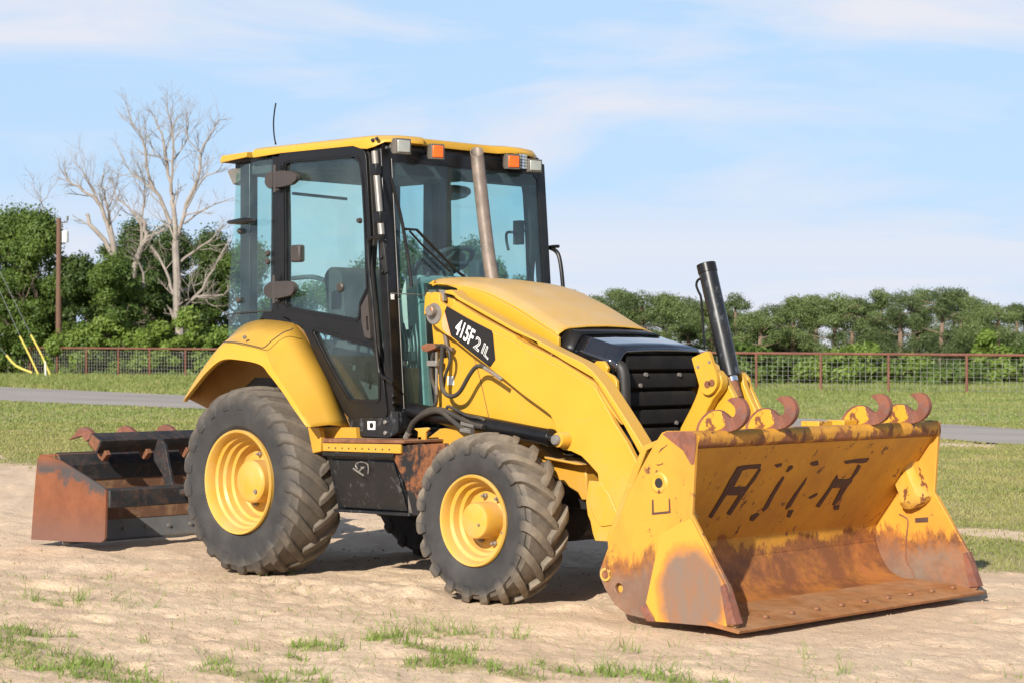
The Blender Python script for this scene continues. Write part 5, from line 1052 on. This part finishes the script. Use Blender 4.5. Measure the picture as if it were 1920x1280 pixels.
# clods and chips on the sand
x, y, rr = scatter(7000, 8, 17, 16.5, lambda x, y: sanded(x, y)*.8)
cm = MB(); vs_, fs_ = [], []
zz = height(x, y)
for a, b, c in zip(x, y, zz):
    s = .003+.012*random.random()**4; o = len(vs_); ph = random.random()*6
    vs_ += [(a+s*math.cos(ph+k*1.57), b+s*math.sin(ph+k*1.57)*.8, c-.002) for k in range(4)]+[(a+s*.2, b, c+s*.8)]
    fs_ += [(o, o+1, o+4), (o+1, o+2, o+4), (o+2, o+3, o+4), (o+3, o, o+4)]
cm.v, cm.f = vs_, fs_
tag(make('sand_clods', cm, plain('clod', (.30, .21, .14), .95, dust=0), smooth=0), 'small crumbs of earth strewn over the pale sand', 'clods', kind='stuff')
twm = plain('bark_chip', (.16, .09, .05), .9, dust=.1)
for (x_, y_, a_, l_) in ((3.0, -2.9, .3, .05),):
    pass
lv = [(r'x', 0)]

# ================================================================== fence
FM = plain('rusty_fence_pipe', (.17, .065, .045), .75, var=.25, dust=.05, scale=3)
WM = plain('fence_wire', (.34, .33, .31), .5, metal=.3, dust=0)
FE = tag(empty('pipe_fence'), 'rust red pipe fence with wire mesh running along the far side of the road', 'fence')
def fpt(l): return 102-(l+23)*.857
def base_z(l): return .24*float(sst(np.array(-l), -2., 22.))+.04
def top_z(l): return 1.53+(-l-4)*.0085
posts = [-33.5, -31, -28.6, -26.4, -24.6, -22.9, -21.1, -19.2, -17.4, -15.4, -13.4, -11.4, -9.3, -7.2, -5.1, -3., -.8, 1.3, 3.2, 5.1, 7.0, 9.0, 11.1, 13.2, 15.5, 17.9, 20.2, 22.5]
def P3(l, z): return far(l, fpt(l), z)
pb = []
for l in posts: make('post', MB().tube([P3(l, base_z(l)-.15), P3(l, top_z(l))], .045, 8), FM, FE)
make('top_rail', MB().tube([P3(l, top_z(l)) for l in posts], .048, 8), FM, FE)
for a, b in zip(posts[:-1], posts[1:]):
    wm = MB()
    def wire(p, q, r=.0065):
        d = (q-p).normalized(); u = d.cross(Vector((.3, .5, .8))).normalized()*r; v = d.cross(u).normalized()*r
        wm.add([p+u, p-u*.5+v*.87, p-u*.5-v*.87, q+u, q-u*.5+v*.87, q-u*.5-v*.87], [(0,1,4,3),(1,2,5,4),(2,0,3,5)])
    for k in range(8):
        f = (k+.3)/8.2; wire(P3(a, base_z(a)+.06+(top_z(a)-base_z(a)-.06)*f), P3(b, base_z(b)+.06+(top_z(b)-base_z(b)-.06)*f))
    n = 12
    for k in range(1, n): l = a+(b-a)*k/n; wire(P3(l, base_z(l)+.05), P3(l, top_z(l)-.12))
    tag(make('wire_panel', wm, WM, FE, smooth=0), kind='stuff')
# little wooden posts of an older fence behind
# ================================================================== trees
def leaf_cloud(clumps, n, size, mat, name, flat=1., rnd=1.):
    """many small leaf-shaped faces spread through overlapping clumps (cx, cy, cz, rx, rz)"""
    C_ = np.array(clumps); wgt = C_[:, 3]**2*C_[:, 4]; idx = rng.choice(len(C_), n, p=wgt/wgt.sum())
    d = rng.normal(size=(n, 3)); d /= np.linalg.norm(d, axis=1)[:, None]; rad = (.45+.55*rng.random(n))**.6*(1+.20*rng.normal(size=n))
    c = C_[idx]; p = c[:, :3]+d*rad[:, None]*np.stack([c[:, 3], c[:, 3], c[:, 4]], -1)
    nrm = d+rng.normal(size=(n, 3))*.55*rnd; nrm[:, 2] += .25; nrm /= np.linalg.norm(nrm, axis=1)[:, None]
    t_ = np.cross(nrm, rng.normal(size=(n, 3))); t_ /= np.linalg.norm(t_, axis=1)[:, None]; b_ = np.cross(nrm, t_)
    s = size*(.6+.8*rng.random(n))[:, None]
    v = np.stack([p-t_*s, p-b_*s*.45*flat, p+t_*s, p+b_*s*.45*flat], 1).reshape(-1, 3)
    me = np_mesh(name, v, np.arange(n*4).reshape(-1, 4), mat); return me
def branch_mesh(mb, p, d, r, L_, depth, spread=.5, seg=4, taper=.55, kids=3, grav=0.):
    pts = [p]; q = Vector(p); dd = Vector(d).normalized()
    for i in range(seg):
        dd = (dd+Vector((random.gauss(0, .13), random.gauss(0, .13), random.gauss(0, .10)+grav))).normalized(); q = q+dd*L_/seg; pts.append(q.copy())
    mb.tube(pts, [r*(1-(1-taper)*i/seg) for i in range(seg+1)], 6 if r > .04 else 4, cap=False)
    if depth > 0:
        for k in range(kids):
            i = random.randint(max(1, seg//2), seg) if k else seg
            ax = Vector((random.gauss(0, 1), random.gauss(0, 1), random.gauss(0, .6))).normalized(); nd = (dd+ax*spread*random.uniform(.6, 1.3)).normalized()
            branch_mesh(mb, pts[i], nd, r*taper*random.uniform(.7, .95), L_*random.uniform(.55, .85), depth-1, spread, max(3, seg-1), taper, kids, grav)
barkm = plain('dark_bark', (.10, .075, .055), .9, dust=.1); deadm = plain('weathered_dead_wood', (.27, .23, .20), .85, var=.25, dust=.1, scale=2, fleck=(.62, (.20, .15, .11)))
oak_a = leafmat('oak_leaves', (.055, .10, .020), (.12, .18, .035), (.22, .28, .075), .3, .8)
oak_b = leafmat('dark_oak_leaves', (.035, .065, .015), (.07, .11, .026), (.15, .19, .055), .26, .8)
pine_a = leafmat('pine_needles', (.09, .13, .045), (.155, .20, .07), (.24, .27, .11), .25, .7)
pine_b = leafmat('dark_pine_needles', (.062, .09, .036), (.105, .14, .053), (.17, .20, .085), .22, .7)
bush_a = leafmat('bright_shrub_leaves', (.13, .20, .032), (.20, .28, .055), (.28, .34, .10), .35, .8)
def broad(lat, dep, h, w, n, mat, label, size=.16, kind='broadleaf_tree', group=None, low=.05, trunk=True):
    t_ = tag(empty(kind, far(lat, dep, 0.1)), label, 'tree' if kind != 'shrub' else 'shrub', group)
    cl = []
    for k in range(int(16+w*3.4)):
        a = random.random()*2*PI; zz = random.uniform(low, .88); prof = math.sin(min(1, (zz+.12))*PI*.93)**.6; rr = w*.5*random.random()**.5*prof
        cr_ = w*random.uniform(.08, .18); cl.append((rr*math.cos(a), rr*math.sin(a), h*zz, cr_, cr_*random.uniform(.6, .9)))
    cl.append((0, 0, h*.85, w*.2, h*.15))
    o = bpy.data.objects.new('crown', leaf_cloud(cl, n, size, mat, 'crown')); COL.objects.link(o); o.parent = t_
    if trunk:
        mb = MB(); branch_mesh(mb, (0, 0, -.2), (random.gauss(0, .1), random.gauss(0, .1), 1), h*.022+.05, h*.30, 3, .6, 4, .62, 3); make('trunk', mb, barkm, t_)
    return t_
def px_tree(px, top, dep, w, n, mat, label, **k):
    lat = (px-960)/3795.6*dep; h = CZ+(662.6-top)/3795.6*dep-.1; return broad(lat, dep, h, w, n, mat, label, **k)
# the oaks on the left, behind the fence
oaks = [(-60, 385, 112, 8., oak_b, 'tall dark oak at the left edge of the frame'), (28, 385, 108, 6.2, oak_a, 'dark green oak with upright crown left of the utility pole'), (78, 392, 106, 4.6, oak_a, 'leafy oak directly behind the utility pole'),
        (150, 480, 105, 4.4, oak_b, 'low oak just right of the utility pole'), (215, 478, 103, 4.4, oak_a, 'bright green bushy oak in front of the broken dead tree'), (255, 412, 116, 5.0, oak_b, 'oak with high crown behind the broken dead tree'),
        (320, 420, 122, 5.6, oak_b, 'shaded oak behind the big dead tree'), (395, 430, 118, 5.4, oak_b, 'shaded oak right of the big dead tree against the cab'), (470, 450, 118, 5.6, oak_a, 'oak hidden behind the rear of the cab'),
        (545, 540, 120, 5, oak_b, 'low dark tree seen through the rear of the cab door glass'), (615, 527, 122, 5.5, oak_a, 'low tree seen through the cab door glass beside the seat'), (690, 480, 118, 4.5, oak_b, 'tree hidden behind the near front cab pillar'),
        (765, 445, 112, 4.2, oak_b, 'tree seen through the windscreen beside the wiper'), (825, 438, 114, 4.0, oak_a, 'tallest tree seen through the middle of the windscreen'), (885, 446, 112, 3.6, oak_b, 'tree seen through the windscreen behind the exhaust pipe'),
        (930, 488, 110, 3.0, oak_a, 'tree seen through the windscreen right of the exhaust pipe'), (975, 520, 108, 3.0, oak_b, 'low tree seen at the far lower corner of the windscreen')]
ORD = 'first second third fourth fifth sixth seventh eighth ninth tenth eleventh twelfth thirteenth fourteenth fifteenth sixteenth seventeenth eighteenth nineteenth twentieth twenty-first twenty-second twenty-third twenty-fourth twenty-fifth twenty-sixth'.split()
for px_, top in ((120, 520), (165, 500), (235, 505), (290, 500), (350, 520), (60, 520)): px_tree(px_, top, 128, 6.5, 9000, oak_b, 'dark tree filling the gap behind the row of oaks at the left', size=.12, group='dark trees behind the left oaks')
for k in range(6): px_tree(-190-k*150, 400+random.uniform(-30, 30), 110+random.uniform(-6, 8), 7.5, 6000, oak_b if k % 2 else oak_a, 'dark oak, %s beyond the left edge of the frame' % ORD[k], size=.2, group='oaks farther along the left fence')
for k in range(6): px_tree(2190+k*150, 560+random.uniform(-20, 20), 100+random.uniform(-6, 8), 6., 6000, oak_b if k % 2 else oak_a, 'green tree, %s beyond the right edge of the frame' % ORD[k], size=.15, group='trees farther along the right fence')
for px_, top, dep, w_, m_, lb in oaks: px_tree(px_, top, dep, w_, 32000 if px_ < 500 else 12000, m_, lb, size=.095, group='leafy trees behind the left fence')
for px_, top, dep, w_, lb in ((30, 560, 104, 3.6, 'green shrub under the oaks left of the utility pole'), (200, 590, 102.5, 3.2, 'bright shrub below the bushy oak'), (300, 600, 101, 3.0, 'shrub left of the foot of the big dead tree'), (352, 575, 100, 2.4, 'yellow green vine shrub at the foot of the big dead tree'), (408, 610, 102, 3.2, 'shrub at the fender right of the big dead tree'), (130, 620, 103, 3., 'low shrub beside the utility pole')):
    px_tree(px_, top, dep, w_, 5200, bush_a if px_ != 30 else oak_a, lb, size=.11, kind='shrub', group='shrubs along the left fence', trunk=False)
# dark wood behind closes the view between the trunks
cl = [((l-0)*1., 0, .9+1.7*random.random(), 1.7, 1.9) for l in np.arange(-38, -6, 1.1)]
# bare dead trees, limbs traced as they stand
def dead(base, dep, limbs, label, twigs=2):
    t_ = tag(empty('dead_tree', far((base[0]-960)/3795.6*dep, dep, .1)), label, 'dead tree'); O = Vector(t_.location); s = dep/3795.6
    first = True; bm_ = MB()
    for pts, r0, r1, yo in limbs:
        r0, r1 = r0*.72, r1*.8
        P = []
        for i, (x_, y_) in enumerate(pts):
            f = i/(len(pts)-1); w3 = far((x_-960)*s, dep, CZ+(662.6-y_)*s)+FWD*(yo*f*2.2); P.append(w3-O)
        K = smoothpath(P, 3); n = len(K); mb = MB() if first else bm_
        K = [k+Vector((random.gauss(0, .03), random.gauss(0, .03), random.gauss(0, .03))) if 0 < q_ < n-1 else k for q_, k in enumerate(K)]
        rr = [r0+(r1-r0)*i/(n-1) for i in range(n)]; mb.tube(K, rr, 8 if r0 > .1 else 5, cap=False)
        if first: make('trunk', mb, deadm, t_); first = False
        for i in range(2, n):
            for q__ in range(2 if rr[i] < .06 else 1):
                if random.random() > (.9 if rr[i] < .09 else .38): continue
                d = (K[i]-K[i-1]).normalized(); ax = Vector((random.gauss(0, 1), random.gauss(0, .7), random.gauss(0.25, .8))).normalized()
                branch_mesh(bm_, K[i], (d+ax*.9).normalized(), max(.010, rr[i]*.45), random.uniform(.45, 1.25)*(1 if i < n-4 else .45), twigs, .65, 4, .6, 3, .06)
    make('limbs', bm_, deadm, t_)
r3 = lambda *a: [(x*.5, 140+y*.5) for x, y in a]
dead((337, 700), 104, [
    (r3((680, 1090), (672, 960), (662, 860), (664, 740), (660, 620)), .34, .22, 0), (r3((660, 620), (648, 500), (640, 440), (620, 330), (600, 220), (560, 140)), .20, .03, .3), (r3((640, 440), (650, 330), (655, 230), (640, 150), (630, 90)), .12, .02, -.4),
    (r3((662, 620), (700, 480), (740, 380), (745, 290), (790, 200), (810, 160)), .15, .02, .5), (r3((700, 500), (760, 400), (830, 360), (850, 330)), .08, .015, -.5), (r3((640, 560), (600, 460), (560, 380), (540, 250), (500, 180), (480, 110)), .14, .02, -.3),
    (r3((600, 460), (520, 390), (470, 350), (420, 250)), .09, .015, .5), (r3((680, 700), (740, 660), (800, 620), (850, 570)), .10, .03, -.6), (r3((690, 560), (760, 500), (860, 460)), .08, .02, .4), (r3((680, 880), (740, 830), (800, 740), (860, 640)), .13, .05, -.4),
    (r3((690, 880), (730, 840), (790, 832), (858, 830)), .09, .05, -.8), (r3((668, 880), (640, 800), (600, 700), (560, 645)), .14, .05, .3), (r3((655, 620), (620, 560), (560, 610), (520, 650)), .08, .03, .2), (r3((640, 330), (690, 260), (700, 180), (690, 120)), .06, .012, .2), (r3((745, 290), (700, 220), (720, 130)), .05, .012, -.2),
    (r3((650, 330), (580, 300), (540, 200), (545, 140)), .06, .012, .4)], 'tall bare dead tree with pale forked trunk behind the fence left of the cab')
dead((215, 520), 107, [(r3((430, 690), (425, 640), (400, 560), (375, 490), (340, 450), (290, 420), (250, 390), (248, 350)), .22, .03, 0), (r3((430, 660), (415, 560), (405, 480), (390, 420), (400, 350)), .15, .02, -.3), (r3((425, 680), (370, 600), (330, 560), (318, 522)), .18, .12, .2), (r3((375, 490), (330, 400), (290, 350), (270, 325)), .07, .015, .3), (r3((405, 500), (430, 420), (440, 340)), .06, .012, .2)],
     'shorter broken dead tree with snapped limb left of the big dead tree')
dead((252, 520), 106, [(r3((500, 760), (510, 700), (530, 650), (545, 600), (530, 540)), .22, .12, 0), (r3((530, 660), (520, 560), (480, 500), (430, 450), (410, 380)), .12, .02, .3), (r3((545, 620), (600, 590), (640, 570)), .10, .06, -.3), (r3((530, 560), (540, 470), (545, 390), (500, 300)), .10, .015, -.2), (r3((540, 800), (530, 720), (520, 690)), .09, .05, -.2)],
     'slanting dead tree with red brown bark between the two other dead trees')
dead((80, 385), 110, [(r3((160, 510), (155, 480), (130, 430), (115, 380)), .05, .012, 0), (r3((155, 480), (180, 440), (205, 400)), .035, .01, .2)], 'bare twig top sticking out above the oaks by the utility pole', 1)
# pines along the right
tops = [(1015, 560), (1068, 545), (1120, 556), (1165, 545), (1205, 548), (1245, 552), (1290, 560), (1330, 566), (1378, 552), (1425, 584), (1462, 572), (1488, 558), (1525, 556), (1565, 552), (1600, 560), (1648, 543), (1690, 548), (1722, 542), (1765, 541), (1800, 546), (1838, 563), (1870, 574), (1905, 572), (1950, 590), (2010, 560), (2080, 566)]
where = ['behind the hood', 'above the hood front', 'behind the black nose cover', 'behind the tilt cylinder', 'right of the tilt cylinder', 'above the bucket hooks', 'above the middle of the bucket', 'above the far bucket corner', 'near the right edge']
def pine(lat, dep, h, w, n, mat, label, group='front row of pines behind the right fence'):
    h *= 1.03; t_ = tag(empty('pine_tree', far(lat, dep, 0)), label, 'pine tree', group)
    cl = []
    for k in range(30):
        zz = random.uniform(.20, .93); prof = (1.02-abs(zz-.62)*1.3); rr = w*.5*max(.1, prof)*random.random()**.55; a = random.random()*2*PI
        s = w*random.uniform(.09, .19); cl.append((rr*math.cos(a), rr*math.sin(a), h*zz, s, s*random.uniform(.42, .7)))
    cl.append((0, 0, h*.92, w*.15, h*.07)); cl.append((w*.1, 0, h*.86, w*.2, h*.07))
    o = bpy.data.objects.new('crown', leaf_cloud(cl, n, .068, mat, 'crown', .6, 1.3)); COL.objects.link(o); o.parent = t_
    mb = MB().tube([(0, 0, -.2), (random.gauss(0, .06), 0, h*.45), (random.gauss(0, .1), 0, h*.9)], [.17, .12, .05], 7)
    for k in range(9):
        z0 = h*random.uniform(.25, .8); a = random.random()*2*PI; mb.tube([(0, 0, z0), (w*.35*math.cos(a), w*.35*math.sin(a), z0+.25)], [.035, .012], 5)
    make('trunk', mb, plain('pine_bark', (.19, .13, .095), .9, dust=.1) if 'pine_bark' not in bpy.data.materials else bpy.data.materials['pine_bark'], t_)
ORD = 'first second third fourth fifth sixth seventh eighth ninth tenth eleventh twelfth thirteenth fourteenth fifteenth sixteenth seventeenth eighteenth nineteenth twentieth twenty-first twenty-second twenty-third twenty-fourth twenty-fifth twenty-sixth'.split()
for k, (px_, top) in enumerate(tops):
    dep = 92+random.uniform(-3, 12); lat = (px_-960)/3795.6*dep; h = CZ+(662.6-top)/3795.6*dep
    side_ = 'leftmost' if k == 0 else ''
    w_ = 2.5+random.random()*1.2
    adj = ['broad round topped', 'narrow', 'dense dark', 'loose crowned', 'tall', 'slightly lower', 'full crowned'][(k*3) % 7]
    whr = where[min(8, int((px_-1000)/115))]
    pine(lat, dep, h, w_+.05, 12000, pine_a if k % 2 else pine_b, '%s pine, %s from the cab, %s' % (adj, ORD[k], whr))
for k in range(17):
    px_ = 1010+k*65+random.uniform(-20, 20); dep = 106+random.uniform(0, 8); pine((px_-960)/3795.6*dep, dep, random.uniform(3.4, 4.3), 3.4, 7500, pine_b, 'low shaded pine half hidden behind the front row of pines', 'back row of pines')
for k, (px_, top, w_, b) in enumerate([(1395, 640, 2.6, 0), (1440, 660, 2.2, 0), (1490, 665, 2.4, 0), (1560, 662, 2.8, 1), (1610, 648, 2.6, 1), (1665, 672, 2.0, 0), (1705, 662, 2.2, 1), (1760, 690, 2.0, 0), (1800, 680, 2.2, 0), (1850, 618, 2.0, 1), (1895, 650, 2.2, 1), (1940, 640, 2.4, 0), (2010, 640, 3, 1)]):
    dep = 84+random.uniform(-2, 3); lb_ = ('bright' if b else 'dark')+' green shrub, %s right of the tilt cylinder, behind the fence' % ORD[k]
    px_tree(px_, top, dep, w_, 3600, bush_a if b else oak_a, lb_, size=.10, kind='shrub', group='shrubs behind the right fence', trunk=False)
# ================================================================== utility pole, guys
UP = tag(empty('utility_pole', far((110-960)/3795.6*104, 104, .1)), 'brown wooden utility pole with white transformer can standing among the left oaks', 'utility pole')
wood = plain('pole_wood', (.13, .07, .045), .85, dust=.1, scale=2)
make('pole', MB().tube([(0, 0, 0), (0, 0, 8.35-.1)], [.17, .12], 10), wood, UP)
make('transformer', MB().lathe([(7.0, 0), (7.0, .17), (7.55, .17), (7.6, .12), (7.62, 0)], 14, 'z', (RGT.x*.33, RGT.y*.33, 0)), plain('transformer_paint', (.62, .63, .62), .5, dust=.1), UP)
make('cross_bracket', MB().tube([(0, 0, 8.0), tuple(RGT*.45+Vector((0, 0, 8.05)))], .035, 6), wood, UP)
for z, l in ((8.15, .45), (7.75, .15)): make('insulator', MB().lathe([(z, 0), (z, .05), (z+.18, .06), (z+.22, 0)], 8, 'z', (RGT.x*l, RGT.y*l, 0)), 'lamp_body', UP)
gy = plain('yellow_guard', (.58, .48, .10), .5, dust=.1); gw = plain('guy_wire', (.25, .25, .26), .5, metal=.4, dust=0)
def guy(pts, wp, r, mat, label):
    s = 98/3795.6; g = tag(empty('guy_wire', far((pts[-1][0]-960)*s, 98, 0)), label, 'guy wire', 'guy wires with yellow guards'); O = Vector(g.location)
    cv = lambda L_: [far((x_-960)*s, 98, CZ+(662.6-y_)*s)-O for x_, y_ in L_]
    make('guard', MB().tube(smoothpath(cv(pts), 3), r, 8), mat, g); make('wire', MB().tube(cv(wp), .014, 5), gw, g)
guy([(37, 630), (55, 665), (74, 706)], [(-30, 480), (37, 630)], .05, gy, 'left straight guy wire with pale yellow guard in front of the left fence')
guy([(58, 628), (78, 665), (96, 706)], [(-20, 470), (58, 628)], .05, gy, 'right guy wire with bent yellow guard in front of the left fence')
guy([(12, 665), (30, 685), (60, 698)], [(-20, 630), (12, 665)], .06, gy, 'sagging yellow guard low at the left edge of the fence')
mk_ = tag(make('marker_post', MB().tube([(0, 0, 0), (-.05, 0, .95)], .05, 8), plain('marker_white', (.66, .62, .50), .6, dust=.1), loc=far((86-960)/3795.6*97, 97, .1)), 'short pale marker post between the yellow guy wires', 'marker post')
mk_ = tag(make('wooden_stake', MB().box((-.07, -.07, 0), (.07, .07, .95)), wood, loc=far((124-960)/3795.6*103, 103, .15)), 'short weathered wooden stake behind the fence right of the utility pole', 'stake')
for (x_, y_, c_, n_) in ((62, 738, gy, 'fallen_leaf'), (86, 738, 'rust', 'fallen_leaf')): 
    tag(make('road_scrap', MB().lathe([(0, 0), (.0, .12), (.03, .10), (.04, 0)], 8, 'z'), c_, loc=far((x_-960)/3795.6*70, 70, .07)), ('yellow' if x_ == 62 else 'dark')+' scrap lying on the road at the left', 'scrap')
